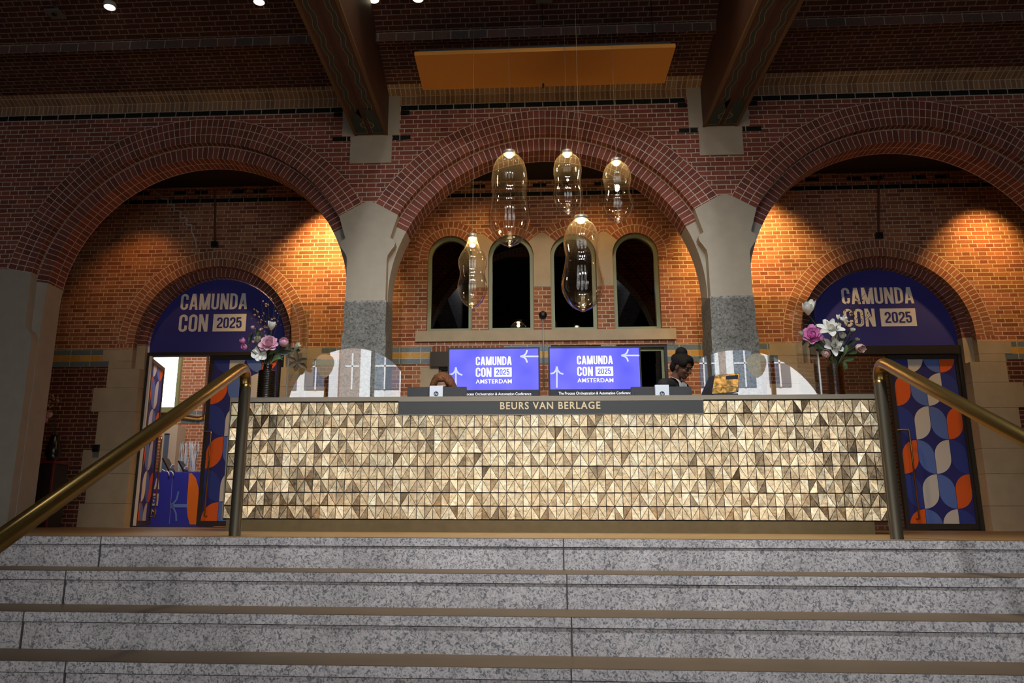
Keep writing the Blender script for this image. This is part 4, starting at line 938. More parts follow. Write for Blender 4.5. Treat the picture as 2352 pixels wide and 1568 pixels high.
# ---- vases and flowers
rf = random.Random(11)
def frame_of(A):
    A = Vector(A).normalized(); h = Vector((0, 0, 1)) if abs(A.z) < .9 else Vector((1, 0, 0)); u = A.cross(h).normalized(); return A, u, A.cross(u)
def petal(mb, c, A, rd, ln, wd, p0, p1, m=0, cup=.25):
    """curved petal leaving c; its midrib bends from p0 to p1 (degrees off the axis A) towards rd"""
    A = Vector(A).normalized(); rd = Vector(rd).normalized(); sd = A.cross(rd); rows = []; p = Vector(c); n = 6
    for k in range(n+1):
        t_ = k/n; ph = R(p0+(p1-p0)*t_); d = A*cos(ph)+rd*sin(ph); nr = A*sin(ph)-rd*cos(ph)
        if k: p = p + d*(ln/n)
        w = wd*max(.06, sin(PI*(.10+.84*t_))**.7)*(.55+.45*min(1, t_*2))
        rows.append([p+sd*(w*s_/2)-nr*(cup*w*(s_*s_-.5))*-1 for s_ in (-1, -.5, 0, .5, 1)])
    mb.grid(rows, m)
def bloom(mb, c, A, layers, m=0):
    A, u, v = frame_of(A)
    for n, ln, wd, p0, p1 in layers:
        ph = rf.uniform(0, 2*PI)
        for k in range(n):
            a = ph+2*PI*k/n+rf.uniform(-.2, .2); petal(mb, c, A, u*cos(a)+v*sin(a), ln*rf.uniform(.88, 1.1), wd*rf.uniform(.88, 1.1), p0+rf.uniform(-6, 6), p1+rf.uniform(-10, 10), m)
def leafblade(mb, c, d, ln, wd, m=0, droop=40):
    d = Vector(d).normalized(); up = Vector((0, -.5, 1)); rd = (d - up*d.dot(up)/up.length_squared)
    if rd.length < .05: rd = Vector((1, 0, 0))
    petal(mb, c, d, d.cross(Vector((.1, .9, .2))).normalized().cross(d), ln, wd, 0, droop, m, .15)
LAY = {'peony': lambda s: [(9, s*.62, s*.50, 50, 75), (8, s*.55, s*.45, 30, 40), (7, s*.45, s*.36, 14, 10), (6, s*.36, s*.28, 2, -20)],
       'ball': lambda s: [(8, s*.62, s*.52, 60, 0), (7, s*.56, s*.46, 45, -25), (6, s*.5, s*.36, 25, -20), (5, s*.42, s*.26, 8, -10)],
       'magnolia': lambda s: [(6, s*.62, s*.34, 62, 82), (4, s*.50, s*.30, 32, 28)],
       'cup': lambda s: [(6, s*.75, s*.46, 40, 8), (4, s*.62, s*.36, 18, 2)],
       'open': lambda s: [(5, s*.60, s*.62, 66, 84), (3, s*.16, s*.12, 20, 20)],
       'cluster': lambda s: [(14, s*.5, s*.26, 50, 30), (12, s*.5, s*.24, 25, 10), (9, s*.52, s*.22, 8, 0)]}
def flower(vx, vy, vz, px, py, size, kind, mat, lab, name, group, A=None, Y=None, leaf_=0, lm='leaf_green'):
    Y = Y or vy-.09+rf.uniform(-.03, .03); c = at(px, py, Y); s = size*1.16*(at(px+1, py, Y).x-c.x)
    e = thing(name, (vx, vy, vz), lab, 'flower', group)
    A = Vector(A) if A else Vector(((c.x-vx)*1.2+rf.uniform(-.1, .1), -.8, .55))
    A.normalize(); b = c - A*s*.28
    st = Vector((vx+rf.uniform(-.02, .02), vy+rf.uniform(-.02, .02), vz-.10)); m_ = Vector((vx+(c.x-vx)*.28, vy+(Y-vy)*.3, vz+(b.z-vz)*.62))
    path = [st*(1-t_)**2+m_*2*t_*(1-t_)+b*t_*t_ for t_ in [k/9 for k in range(10)]]
    mb = MB(); mb.tube(path, .0038, 7); mb.build('stem', 'stem_green', e)
    mb = MB(); bloom(mb, b, A, LAY[kind](s)); mb.build('bloom', mat, e)
    if kind in ('magnolia', 'open'):
        mb = MB(); mb.ell(b+A*s*.08, (s*.08, s*.08, s*.08), None, 10); mb.build('flower_centre', 'petal_cream', e)
    for k in range(leaf_):
        mb = MB(); q = path[5+k % 3]; d = Vector((rf.uniform(-1, 1), rf.uniform(-.7, .2), rf.uniform(.0, .9))); leafblade(mb, q, d, .10, .035); mb.build('leaf', lm, e)
    return e
def branch(vx, vy, vz, tips, lab, name, group, bud, bs=.011, twig=10, spread=22, Y=None):
    e = thing(name, (vx, vy, vz), lab, 'branch', group); mb = MB(); bd = MB()
    for px, py in tips:
        Yt_ = vy+rf.uniform(.0, .05); c = at(px, py, Yt_); st = Vector((vx, vy, vz-.10)); m_ = Vector((vx+(c.x-vx)*.3, vy, vz+(c.z-vz)*.6))
        path = [st*(1-t_)**2+m_*2*t_*(1-t_)+c*t_*t_ for t_ in [k/11 for k in range(12)]]; mb.tube(path, [.004-.0025*k/11 for k in range(12)], 6)
        for k in range(twig):
            i = rf.choice((6, 7, 8, 9, 10, 11)); q = path[i]; u = spread*.0042; d = Vector((rf.uniform(-u, u), rf.uniform(-.04, .04), rf.uniform(-u*.4, u))); tp = q+d
            mb.tube([q, q+d*.5+Vector((0, 0, .006)), tp], .0013, 5)
            s = bs*rf.uniform(.7, 1.3); bd.ell(tp, (s*.8, s*.8, s), Euler((rf.uniform(-1, 1), rf.uniform(-1, 1), 0)).to_matrix(), 8)
            if rf.random() < .5: bloom(bd, tp, d.normalized(), [(5, s*1.9, s*1.5, 30, 55)])
    mb.build('twig', 'stem_brown', e); o = bd.build('blossom', bud, e); return e
TOPZ = 1.168
# dark ribbed vase beside the open door's sign
vy = 7.06; p0 = at(611, 905, vy); VX = p0.x; sc = at(612, 880, vy).x-at(611, 880, vy).x
e = thing('ribbed_vase', (VX, vy, TOPZ), 'dark brown ribbed bottle vase holding pink peonies', 'vase')
zb, zs, zn = TOPZ, at(611, 852, vy).z, at(611, 838, vy).z
pr = [(.05, 0)] + [(sc*(20.5-.8*(1-cos(2*PI*k/6))), .006+(zs-zb-.012)*k/96) for k in range(97)] + [(sc*18, zs-zb), (sc*10.5, zs-zb+.012), (sc*9.5, zn-zb-.008), (sc*11.5, zn-zb), (sc*9.5, zn-zb), (sc*8, zs-zb), (.002, zs-zb-.02)]
mb = MB(); mb.lathe(pr, (VX, vy, TOPZ), 36); mb.build('vase_body', 'vase_dark', e)
G1 = 'flowers in the dark ribbed vase'; a_ = (VX, vy, zn)
flower(*a_, 616, 787, 36, 'peony', 'petal_pink', 'full pink peony at the middle of the bunch in the dark vase', 'pink_peony', G1, (.05, -1, .4), leaf_=2)
flower(*a_, 652, 788, 30, 'ball', 'petal_pink', 'round closed pink peony on the pillar side of the dark vase', 'pink_peony', G1, (.2, -.8, .7), leaf_=2, lm='leaf_dark')
flower(*a_, 558, 783, 19, 'ball', 'petal_magenta', 'upper of two small pink blooms nearest the bronze handrail', 'pink_carnation', G1, (-.5, -.8, .4))
flower(*a_, 562, 797, 19, 'ball', 'petal_magenta', 'lower of two small pink blooms nearest the bronze handrail', 'pink_carnation', G1, (-.3, -.9, .0))
flower(*a_, 592, 778, 24, 'cluster', 'petal_cream', 'greenish cream flower cluster between the pink blooms', 'hydrangea', G1, (-.1, -.8, .8), leaf_=1)
flower(*a_, 582, 785, 9, 'ball', 'petal_pink', 'pale pink bud tucked against the greenish cream cluster', 'pink_bud', G1)
flower(*a_, 594, 809, 31, 'open', 'petal_white', 'open white five petalled flower low in front of the dark vase bunch', 'white_flower', G1, (-.15, -1, .1))
flower(*a_, 624, 750, 26, 'cup', 'petal_white', 'white magnolia cup standing above the pink peonies', 'white_magnolia', G1, (.15, -.35, 1))
flower(*a_, 580, 752, 12, 'ball', 'petal_pink', 'small pink bud with green sepals in front of the event sign', 'pink_bud', G1, (-.1, -.3, 1), leaf_=2)
flower(*a_, 598, 757, 9, 'ball', 'petal_blush', 'small salmon bud low on the dark branch', 'pink_bud', G1, (0, -.5, 1))
branch(*a_, ((600, 700), (617, 694), (590, 722), (612, 722), (570, 706), (632, 724)), 'twiggy branch with tan blossom rising over the event sign', 'blossom_branch', G1, 'bud_tan', .0085, 7, 12)
branch(*a_, ((638, 655), (654, 686)), 'bare tall branch with few buds reaching the brick arch', 'blossom_branch', G1, 'bud_brown', .008, 5, 10)
e = thing('foliage_spray', a_, 'dark green leaves around the neck of the dark vase', 'foliage', G1)
for (x, y), (dx, dz), ln, wd, mt_ in (((635, 812), (1, .1), .15, .05, 'leaf_dark'), ((628, 825), (1, .35), .10, .035, 'leaf_green'), ((600, 820), (-1, .6), .10, .03, 'leaf_green'), ((606, 815), (-.3, 1), .12, .035, 'leaf_dark'), ((622, 812), (.4, 1), .12, .035, 'leaf_green'), ((572, 790), (.1, 1), .12, .035, 'leaf_dark'), ((638, 808), (.5, -1), .09, .03, 'leaf_green'), ((590, 768), (-.2, 1), .07, .02, 'leaf_dark'), ((603, 830), (-.5, .8), .10, .03, 'leaf_dark'), ((618, 822), (.1, 1), .11, .035, 'leaf_dark'), ((625, 830), (.7, .7), .11, .04, 'leaf_green'), ((640, 800), (.6, .8), .09, .035, 'leaf_dark'), ((608, 808), (-.6, .6), .09, .03, 'leaf_green'), ((632, 798), (.1, 1), .09, .03, 'leaf_dark'), ((612, 832), (.2, 1), .12, .03, 'leaf_dark'), ((668, 800), (.9, -.3), .09, .04, 'leaf_dark')):
    c = at(x, y, vy-.02); mb = MB(); leafblade(mb, c, (dx, -.2, dz), ln, wd); mb.tube([(VX, vy, zn-.02), c], .0022, 5); mb.build('leaf', mt_, e)
e = thing('dried_flower', a_, 'dry tan star shaped flower head hanging beside the clear glass screen', 'flower', G1)
c = at(684, 830, vy-.05); mb = MB(); bloom(mb, c, (.1, -1, -.2), [(7, .10, .045, 70, 95)]); mb.build('bloom', 'leaf_dry', e)
mb = MB(); mb.tube([(VX, vy, zn-.02), at(640, 800, vy), at(668, 805, vy-.03), c], .0028, 6); mb.build('stem', 'stem_green', e)
e = thing('lily_bud', a_, 'cream closed bud leaning out over the glass screen edge', 'flower', G1)
c = at(676, 806, vy-.03); mb = MB(); bloom(mb, c, (.55, -.3, .8), [(5, .085, .04, 14, 22)]); mb.build('bloom', 'petal_cream', e)
mb = MB(); mb.tube([(VX, vy, zn-.02), at(645, 815, vy), c], .0028, 6); mb.build('stem', 'stem_green', e)
# amber glass vase in front of the shut door
p0 = at(1922, 905, vy); VX2 = p0.x; sc = at(1923, 880, vy).x-at(1922, 880, vy).x
e = thing('ribbed_vase', (VX2, vy, TOPZ), 'amber ribbed glass vase holding white magnolias', 'vase')
zn2 = at(1922, 838, vy).z
pr = [(.05, 0)] + [(sc*(20-.7*(1-cos(2*PI*k/6))), .004+(zn2-TOPZ-.008)*k/108) for k in range(109)] + [(sc*18.5, zn2-TOPZ), (sc*17.5, .012), (.002, .010)]
mb = MB(); mb.lathe(pr, (VX2, vy, TOPZ), 36); mb.build('vase_body', 'vase_amber', e)
G2 = 'flowers in the amber vase'; a_ = (VX2, vy, zn2)
flower(*a_, 1856, 711, 40, 'cup', 'petal_white', 'white magnolia highest and furthest out, over the brick door arch', 'white_magnolia', G2, (-.2, -.6, .9))
flower(*a_, 1867, 767, 40, 'peony', 'petal_magenta', 'bright magenta pink peony in the amber vase bunch', 'magenta_peony', G2, (-.2, -1, .3), leaf_=2)
flower(*a_, 1909, 746, 50, 'magnolia', 'petal_white', 'white star like magnolia in the middle of the amber vase bunch', 'white_magnolia', G2, (.0, -.75, .65))
flower(*a_, 1918, 790, 42, 'magnolia', 'petal_white', 'lower white magnolia right above the amber vase', 'white_magnolia', G2, (.05, -1, .2), leaf_=2)
flower(*a_, 1897, 812, 30, 'ball', 'petal_blush', 'pale blush bloom drooping low over the amber vase', 'blush_peony', G2, (-.25, -1, -.1))
flower(*a_, 1973, 797, 32, 'cup', 'petal_blush', 'salmon pink tulip like bloom nearest the bronze handrail', 'blush_peony', G2, (.15, -.8, -.45), leaf_=1)
flower(*a_, 1842, 768, 18, 'cup', 'petal_cream', 'small cream bud beside the magenta peony', 'cream_bud', G2, (-.4, -.4, .9))
flower(*a_, 1935, 770, 26, 'cluster', 'petal_white', 'small white blossom cluster behind the lower magnolia', 'white_blossom', G2)
flower(*a_, 1958, 757, 17, 'cluster', 'petal_white', 'tiny white blossom under the lettering of the event sign', 'white_blossom', G2)
flower(*a_, 1940, 731, 24, 'magnolia', 'petal_white', 'half hidden white magnolia in front of the sign letters', 'white_magnolia', G2, (.4, -.5, .8))
flower(*a_, 1925, 729, 14, 'cup', 'petal_white', 'narrow pointed white bud above the star like magnolia', 'white_bud', G2, (0, -.1, 1))
flower(*a_, 1969, 779, 14, 'cluster', 'petal_cream', 'cream bud just above the salmon pink bloom', 'cream_bud', G2)
branch(*a_, ((1992, 668), (1978, 690), (1966, 700), (1998, 722), (1945, 702), (1985, 712), (1990, 735)), 'dark budding branch fanned out across the event sign letters', 'budding_branch', G2, 'bud_brown', .0055, 9, 10)
e = thing('foliage_spray', a_, 'green leaves around the mouth of the amber vase', 'foliage', G2)
for (x, y), (dx, dz), ln, wd, mt_ in (((1938, 828), (1, .25), .11, .045, 'leaf_green'), ((1938, 830), (.2, -1), .075, .04, 'leaf_green'), ((1900, 800), (-1, -.2), .10, .035, 'leaf_dark'), ((1935, 808), (.8, .8), .12, .04, 'leaf_green'), ((1880, 785), (-.9, -.5), .10, .03, 'leaf_dark'), ((1850, 775), (-.4, -1), .075, .022, 'leaf_dark'), ((1930, 812), (.5, .5), .11, .04, 'leaf_dark'), ((1960, 790), (.6, .8), .07, .02, 'leaf_green'), ((1885, 770), (.2, 1), .09, .03, 'leaf_dark'), ((1912, 815), (-.4, .9), .10, .035, 'leaf_dark'), ((1905, 822), (-.8, .5), .09, .03, 'leaf_green'), ((1925, 800), (.3, 1), .10, .035, 'leaf_dark'), ((1945, 795), (.7, .6), .09, .035, 'leaf_dark'), ((1890, 790), (-.5, .9), .09, .03, 'leaf_green'), ((1932, 785), (.5, .9), .08, .03, 'leaf_green'), ((1950, 812), (.9, .2), .09, .035, 'leaf_green')):
    c = at(x, y, vy-.01); mb = MB(); leafblade(mb, c, (dx, -.2, dz), ln, wd); mb.tube([(VX2, vy, zn2-.02), c], .0022, 5); mb.build('leaf', mt_, e)
# dim flowers on a red stand behind the end pier
p = at(108, 1195, 10.2); X = p.x; zt = at(110, 1060, 10.2).z
e = thing('flower_stand', (X, 10.2, 0), 'dark flower stand with a thin red frame behind the end pier', 'stand')
mb = MB(); mb.box(X-.17, X+.08, 10.05, 10.4, 0, zt-.03); mb.build('box_body', 'stand_frame', e)
mb = MB(); mb.box(X-.2, X+.105, 10.03, 10.42, zt-.03, zt); mb.box(X+.08, X+.10, 10.035, 10.06, 0, zt-.03); mb.box(X-.19, X-.17, 10.035, 10.06, 0, zt-.03); mb.build('red_frame', 'red_paint', e)
G3 = 'dim flowers by the end pier'; zv = at(110, 1000, 10.2).z
e = thing('dark_vase', (X-.03, 10.2, zt), 'dark round vase on the red framed stand', 'vase'); mb = MB(); mb.lathe([(.05, .001), (.10, .1), (.09, .2), (.05, zv-zt-.02), (.06, zv-zt), (.045, zv-zt-.01)], (X-.03, 10.2, zt), 20); mb.build('vase_body', 'vase_dark', e)
a_ = (X-.03, 10.2, zv)
flower(*a_, 112, 952, 22, 'ball', 'petal_blush', 'salmon bloom peeping out behind the end pier', 'salmon_peony', G3, (.3, -1, .3))
flower(*a_, 104, 964, 18, 'ball', 'petal_magenta', 'darker pink bloom just below the salmon one by the end pier', 'salmon_peony', G3, (.0, -1, .0))
branch(*a_, ((120, 900), (112, 925), (127, 912)), 'small branch with tan blossom above the salmon bloom', 'blossom_branch', G3, 'bud_tan', .016, 4, 14)

# ---- people
def remesh(o, vox, sm=2, keep=True):
    r_ = o.modifiers.new('skin', 'REMESH'); r_.mode = 'VOXEL'; r_.voxel_size = vox; r_.use_smooth_shade = True
    if sm: s_ = o.modifiers.new('soft', 'SMOOTH'); s_.factor = .5; s_.iterations = sm
def head_frame(Hc, yaw, pitch, roll=0): return Matrix.Translation(Hc) @ Matrix.Rotation(R(yaw), 4, 'Z') @ Matrix.Rotation(R(-pitch), 4, 'X') @ Matrix.Rotation(R(roll), 4, 'Y')
def head_mesh(mb, F):
    q = F.to_3x3(); P = lambda *p: F @ Vector(p); E = lambda c, r: mb.ell(P(*c), r, q, 20)
    E((0, -.012, .03), (.073, .094, .088)); E((0, .022, -.03), (.061, .066, .084)); E((0, .052, -.088), (.030, .030, .026)); E((0, .03, -.07), (.05, .05, .04))
    mb.capsule(P(0, .082, .012), P(0, .107, -.026), .0085, .0125); E((.011, .095, -.031), (.010, .010, .008)); E((-.011, .095, -.031), (.010, .010, .008))
    E((0, .070, .028), (.05, .02, .011)); E((.034, .055, -.028), (.024, .024, .022)); E((-.034, .055, -.028), (.024, .024, .022))
    E((0, .084, -.056), (.022, .010, .006)); E((0, .083, -.067), (.020, .010, .0075))
    for s_ in (-1, 1): E((s_*.074, -.012, -.012), (.009, .019, .031)); E((s_*.03, .072, .006), (.016, .012, .010))
def hand(mb, wrist, d, n):
    d = Vector(d).normalized(); n = Vector(n).normalized(); s_ = d.cross(n).normalized(); n = s_.cross(d)
    q = Matrix((s_, d, n)).transposed(); w = Vector(wrist); pc = w+d*.045; mb.ell(pc, (.040, .050, .015), q, 16); mb.capsule(w-d*.03, w+d*.02, .026, .026)
    for k, (o, ln) in enumerate(((-.028, .062), (-.010, .072), (.009, .068), (.027, .052))):
        a = w+d*.085+s_*o; b = a+d*ln*.5-n*.006; c = b+d*ln*.4-n*.018; e_ = c+d*ln*.2-n*.016
        mb.capsule(a-d*.02, b, .0092, .0086); mb.capsule(b, c, .0086, .008); mb.capsule(c, e_, .008, .0072)
    a = w+d*.025-s_*.036; b = a+d*.03-s_*.022-n*.006; c = b+d*.03-s_*.006-n*.008; mb.capsule(a+s_*.015, b, .012, .0105); mb.capsule(b, c, .0105, .0085)
def eyes_lips(F, e, skin_lip):
    q = F.to_3x3()
    for s_ in (-1, 1):
        mb = MB(); mb.ell(F @ Vector((s_*.030, .0835, .0015)), (.0125, .006, .0042), q, 12); mb.build('eye', 'eye_dark', e)
        mb = MB(); mb.ell(F @ Vector((s_*.031, .086, .0235)), (.019, .007, .0032), q, 12); mb.build('eyebrow', 'hair_black', e)
    mb = MB(); mb.ell(F @ Vector((0, .0895, -.0565)), (.0205, .006, .0042), q, 12); mb.ell(F @ Vector((0, .0885, -.0655)), (.018, .006, .0055), q, 12); mb.build('lips', skin_lip, e)
def limbs(mb, J, k=0.0, arms=True, legs=True, torso=True):
    c = lambda a, b, ra, rb: mb.capsule(J[a], J[b], ra+k, rb+k)
    if torso:
        mid = (Vector(J['chest'])+Vector(J['pelvis']))/2
        for s_ in 'lr': mb.capsule(Vector(J['neck'])*.45+Vector(J['sh_'+s_])*.55-Vector((0, 0, .01)), J['sh_'+s_], .062+k, .058+k)
        sd = (Vector(J['sh_r'])-Vector(J['sh_l'])).normalized()
        mb.capsule(Vector(J['chest'])-sd*.085, Vector(J['chest'])+sd*.085, .105+k, .105+k); mb.capsule(mid-sd*.055, mid+sd*.055, .10+k, .10+k); mb.capsule(Vector(J['pelvis'])-sd*.075, Vector(J['pelvis'])+sd*.075, .11+k, .11+k)
        mb.capsule(J['chest'], mid, .115+k, .11+k); mb.capsule(mid, J['pelvis'], .11+k, .12+k); mb.capsule(Vector(J['neck'])-Vector((0, 0, .05)), J['chest'], .085+k, .11+k)
    if arms:
        for s_ in 'lr': c('sh_'+s_, 'el_'+s_, .052, .040); c('el_'+s_, 'wr_'+s_, .040, .027)
    if legs:
        for s_ in 'lr': c('hip_'+s_, 'kn_'+s_, .085, .055); c('kn_'+s_, 'an_'+s_, .055, .036)
def make_person(name, lab, F, J, skin, top, legm, lipm, hd, nrm):
    e = thing(name, (J['pelvis'][0], J['pelvis'][1], 0), lab, 'person')
    mb = MB(); head_mesh(mb, F); mb.capsule(F @ Vector((0, -.028, -.05)), J['neck'], .047, .055); limbs(mb, J)
    for s_ in 'lr':
        hand(mb, J['wr_'+s_], hd[s_], nrm); a = Vector(J['an_'+s_]); f = Vector(J['toe'])
        mb.capsule(a-Vector((0, 0, .035)), a+f*.15-Vector((0, 0, .055)), .036, .026)
    o = mb.build('body', skin, e, weld=False); remesh(o, .005, 2)
    mb = MB(); limbs(mb, J, .013, True, False); o = mb.build('jacket', top, e, weld=False); remesh(o, .009, 3)
    mb = MB(); limbs(mb, J, .012, False, True, False); sd = (Vector(J['sh_r'])-Vector(J['sh_l'])).normalized(); mb.capsule(Vector(J['pelvis'])-sd*.07, Vector(J['pelvis'])+sd*.07, .127, .127); o = mb.build('trousers', legm, e, weld=False); remesh(o, .01, 3)
    for s_ in 'lr':
        a = Vector(J['an_'+s_]); f = Vector(J['toe']); mb = MB(); mb.capsule(a-Vector((0, 0, .038)), a+f*.16-Vector((0, 0, .052)), .045, .032); mb.v = [Vector((v.x, v.y, max(v.z, .002))) for v in mb.v]; mb.build('shoe', 'bezel', e)
    eyes_lips(F, e, lipm)
    return e
# woman in the black jacket, standing, head bent to the desk
V3 = Vector
Hc = at(1568, 842, 7.85); F = head_frame(Hc, 227, 30, 6)
fx = V3((.73, -.68, 0)); sx = V3((.68, .73, 0)); nk = Hc + V3((-.085, .075, -.155)); ch = nk + V3((-.035, .05, -.17)); pv = V3((ch.x-.05, ch.y+.08, .93))
J = {'neck': nk, 'chest': ch, 'pelvis': pv}
for s_, q in (('l', 1), ('r', -1)):
    sh = nk + sx*(.165*q) - V3((0, 0, .038)); el = sh + V3((0, .0, -.25)) + sx*.03*q - fx*.02; wr = V3((pv.x+.10+.16*q, 7.70, .83))
    J['sh_'+s_] = sh; J['el_'+s_] = el; J['wr_'+s_] = wr
    J['hip_'+s_] = pv + sx*.085*q; J['kn_'+s_] = V3((pv.x, pv.y, .49)) + sx*.09*q + fx*.02; J['an_'+s_] = V3((pv.x, pv.y, .085)) + sx*.095*q
J['toe'] = fx
pe = make_person('person', 'woman in a black jacket and white scarf, dark hair in a bun, head bent down', F, J, 'skin_brown', 'suit_black', 'suit_black', 'lips', {'l': (.1, -1, -.35), 'r': (.1, -1, -.35)}, (0, .3, 1))
q = F.to_3x3(); P = lambda *p: F @ V3(p)
mb = MB(); mb.ell(P(0, -.032, .045), (.086, .098, .092), q, 24); mb.ell(P(0, .020, .086), (.070, .062, .046), q, 20); mb.ell(P(-.058, .028, .052), (.028, .046, .045), q, 16); mb.ell(P(.058, .028, .052), (.028, .046, .045), q, 16)
mb.ell(P(0, -.075, -.02), (.074, .055, .075), q, 20); mb.ell(P(.0, -.070, .128), (.062, .060, .054), q, 20); mb.capsule(P(0, -.06, .09), P(.01, -.10, .05), .05, .05)
o = mb.build('hair', 'hair_black', pe, weld=False); remesh(o, .006, 2)
mb = MB()
for s_ in (-1, 1):
    a0 = nk + sx*.058*s_ + fx*.0 + V3((0, 0, .06)); a1 = nk + sx*.050*s_ + fx*.095 + V3((0, 0, -.01)); a2 = ch + fx*.135 + sx*.02*s_ + V3((0, 0, .02))
    rows = [[p_ + sx*s_*w + fx*.012 for w in (-.026, 0, .026)] for p_ in (a0, a0*.5+a1*.5+fx*.02, a1, a1*.5+a2*.5+fx*.012, a2)]; mb.grid(rows)
mb.build('shirt_collar', 'shirt_white', pe)
mb = MB()
for k in range(7):
    o0 = sx*(-.036+.012*k); rows = []
    for t_ in [j/6 for j in range(7)]:
        c = (nk+fx*.098+V3((0, 0, -.005)))*(1-t_) + (ch+fx*.150+V3((0, 0, -.08)))*t_ + o0*(.55+.7*t_) + fx*.016; rows.append([c+sx*w+fx*(.006 if w == 0 else 0) for w in (-.007, 0, .007)])
    mb.grid(rows)
mb.build('scarf', 'shirt_white', pe)
# person with auburn hair, seated low behind a desk monitor
tp = at(1016, 858, 7.95); Hc = V3((tp.x, 7.95, tp.z-.125)); F = head_frame(Hc, 180, 33)
nk = Hc + V3((0, .045, -.165)); ch = nk + V3((0, .03, -.17)); pv = V3((nk.x, nk.y+.08, .66))
J = {'neck': nk, 'chest': ch, 'pelvis': pv}
for s_, k in (('l', 1), ('r', -1)):
    sh = nk + V3((.165*k, 0, -.065)); J['sh_'+s_] = sh; J['el_'+s_] = sh + V3((.05*k, -.04, -.25)); J['wr_'+s_] = V3((nk.x+.13*k, 7.72, .83))
    J['hip_'+s_] = pv + V3((.09*k, 0, -.01)); J['kn_'+s_] = pv + V3((.11*k, -.40, 0)); J['an_'+s_] = V3((pv.x+.11*k, pv.y-.36, .29))
J['toe'] = V3((0, -1, 0))
p2 = make_person('person', 'person with wavy auburn hair seated low behind a desk monitor', F, J, 'skin_light', 'blouse', 'suit_black', 'lips', {'l': (0, -1, -.3), 'r': (0, -1, -.3)}, (0, .3, 1))
q = F.to_3x3(); mb = MB(); P = lambda *p: F @ V3(p)
mb.ell(P(0, -.028, .042), (.090, .098, .092), q, 22); mb.ell(P(0, .012, .092), (.066, .066, .036), q, 18)
for s_ in (-1, 1):
    for k in range(7):
        a = P(s_*(.022+.008*k), .045-.02*k, .108-.006*k); b = P(s_*(.082+.004*(k % 3)), .052-.025*k, .035); c = P(s_*(.115+.010*(k % 2)), .038-.022*k, -.06); d = P(s_*(.112+.012*(k % 3)), .03-.02*k, -.18)
        mb.capsule(a, b, .022, .026); mb.capsule(b, c, .026, .026); mb.capsule(c, d, .026, .012)
for k in range(26):
    an = rf.uniform(-1.5, 1.5); r0 = rf.uniform(.6, 1.0); pt = [P(.088*r0*sin(an)*u_+.02*sin(an)*u_*u_, .03-.05*r0+.02*cos(k*1.7), .135-.17*u_*u_*abs(sin(an))-.02*u_) for u_ in (0.15, .45, .75, 1.0, 1.2)]; mb.tube(pt, .009, 7)
o = mb.build('hair', 'hair_auburn', p2, weld=False); remesh(o, .0045, 1)
e = thing('draughting_stool', (pv.x, pv.y+.02, 0), 'low black stool under the person with auburn hair', 'stool')
mb = MB(); mb.lathe([(.001, .485), (.19, .49), (.2, .515), (.18, .535), (.001, .54)], (pv.x, pv.y+.02, 0), 24); mb.build('seat', 'black_metal', e)
mb = MB(); mb.lathe([(.025, .03), (.025, .486)], (pv.x, pv.y+.02, 0), 12); mb.lathe([(.20, 0), (.20, .02), (.03, .04)], (pv.x, pv.y+.02, 0), 24); mb.lathe([(.2, .20), (.21, .21), (.2, .22), (.19, .21), (.2, .20)], (pv.x, pv.y+.02, 0), 24, 0, True, False); mb.build('base', 'steel', e)

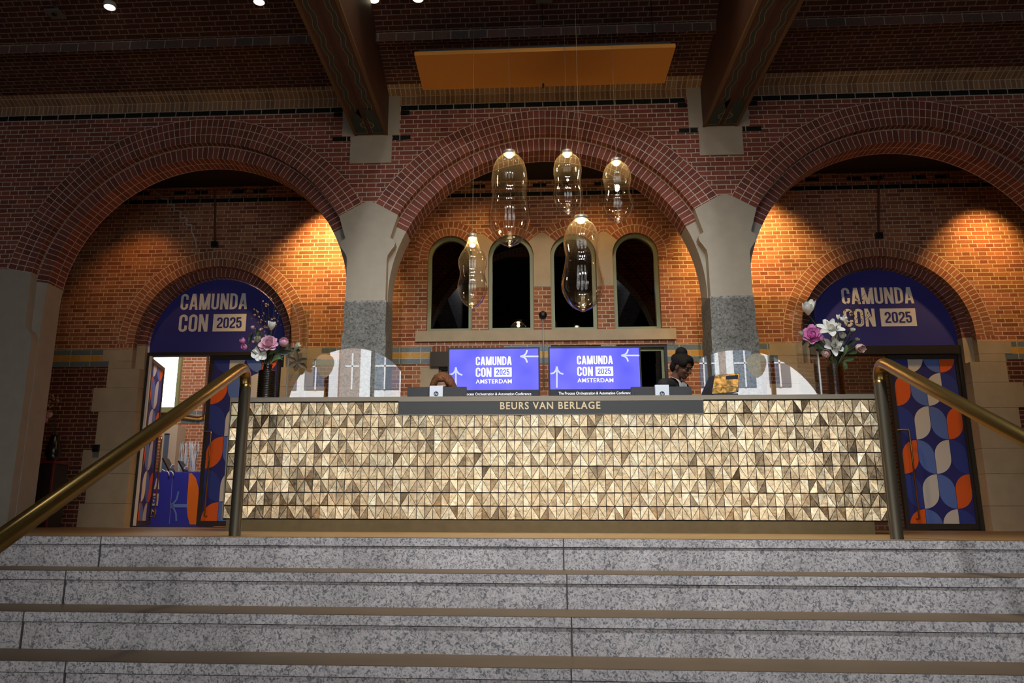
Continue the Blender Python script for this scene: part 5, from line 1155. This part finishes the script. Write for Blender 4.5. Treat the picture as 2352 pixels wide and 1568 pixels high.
# ================================================================== LIGHT
W = bpy.data.worlds.new('sky'); S.world = W; W.use_nodes = True; bg = W.node_tree.nodes['Background']
bg.inputs['Color'].default_value = (.72, .84, 1, 1); bg.inputs['Strength'].default_value = 1.5
def light(name, typ, loc, energy, color=(1, 1, 1), aim=None, **kw):
    d = bpy.data.lights.new(name, typ); d.energy = energy; d.color = color
    for k, v in kw.items(): setattr(d, k, v)
    o = bpy.data.objects.new(name, d); COL.objects.link(o); o.location = loc
    if aim is not None: o.rotation_euler = (Vector(aim)-Vector(loc)).to_track_quat('-Z', 'Y').to_euler()
    return o
light('sun', 'SUN', (0, 0, 30), 11.4, (1, .96, .90), (-3, -30, 5), angle=.02)
WARM = (1, .54, .16)
SP = dict(spot_blend=.9, shadow_soft_size=.05)
light('alcove_spot', 'SPOT', (-2.7, 10.1, 4.85), 460, (1, .58, .20), (-2.85, 10.8, 3.6), spot_size=R(80), **SP)
light('alcove_spot', 'SPOT', (2.95, 9.9, 4.85), 400, (1, .58, .20), (3.1, 10.9, 3.4), spot_size=R(92), **SP)
light('alcove_spot', 'SPOT', (6.4, 10.1, 4.7), 170, WARM, (6.3, 10.8, 3.5), spot_size=R(75), **SP)
light('alcove_spot', 'SPOT', (-5.7, 9.9, 4.85), 40, (1, .45, .10), (-5.6, 10.8, 2.6), spot_size=R(80), **SP)
for x in (-.66, 1.1): light('alcove_spot', 'SPOT', (x, 9.9, 4.9), 36, WARM, (x, 10.8, 2.6), spot_size=R(110), **SP)
light('room_fill', 'POINT', (-5.3, 11.75, 4.2), 300, (1, .95, .88), shadow_soft_size=.3)  # unseen point light added for the room's window light, brightens the desk front
light('room_fill', 'POINT', (4.6, 12.2, 3.6), 14, (1, .8, .55), shadow_soft_size=.3)
light('room_fill', 'POINT', (.3, 12.6, 4.2), .6, (1, .8, .55), shadow_soft_size=.2)
for x, ax in ((-1.25, -.5), (.415, .45), (2.09, 1.5)): light('centre_fill', 'SPOT', (x, 1.2, 6.6), 1000, (.88, .93, 1), (ax, 6.3, 1.4), spot_size=R(72), spot_blend=1.0, shadow_soft_size=.2)  # added unseen lamps, brighten the middle so the edges fall off darker
light('stair_fill', 'SPOT', (.415, 1.2, 6.55), 1050, (.84, .91, 1), (.9, 4.5, -.1), spot_size=R(42), spot_blend=1.0, shadow_soft_size=.2)  # added unseen lamp, lifts the centre of the upper steps
for x in (-1.3, .2, 1.7): light('counter_downlight', 'SPOT', (x, 6.2, 6.2), 90, (1, .80, .52), (x, 7.6, 1.2), spot_size=R(74), **SP)
S.cycles.use_denoising = True
S.cycles.max_bounces = 10; S.cycles.transparent_max_bounces = 24; S.cycles.sample_clamp_indirect = 12
S.cycles.caustics_reflective = False; S.cycles.caustics_refractive = False
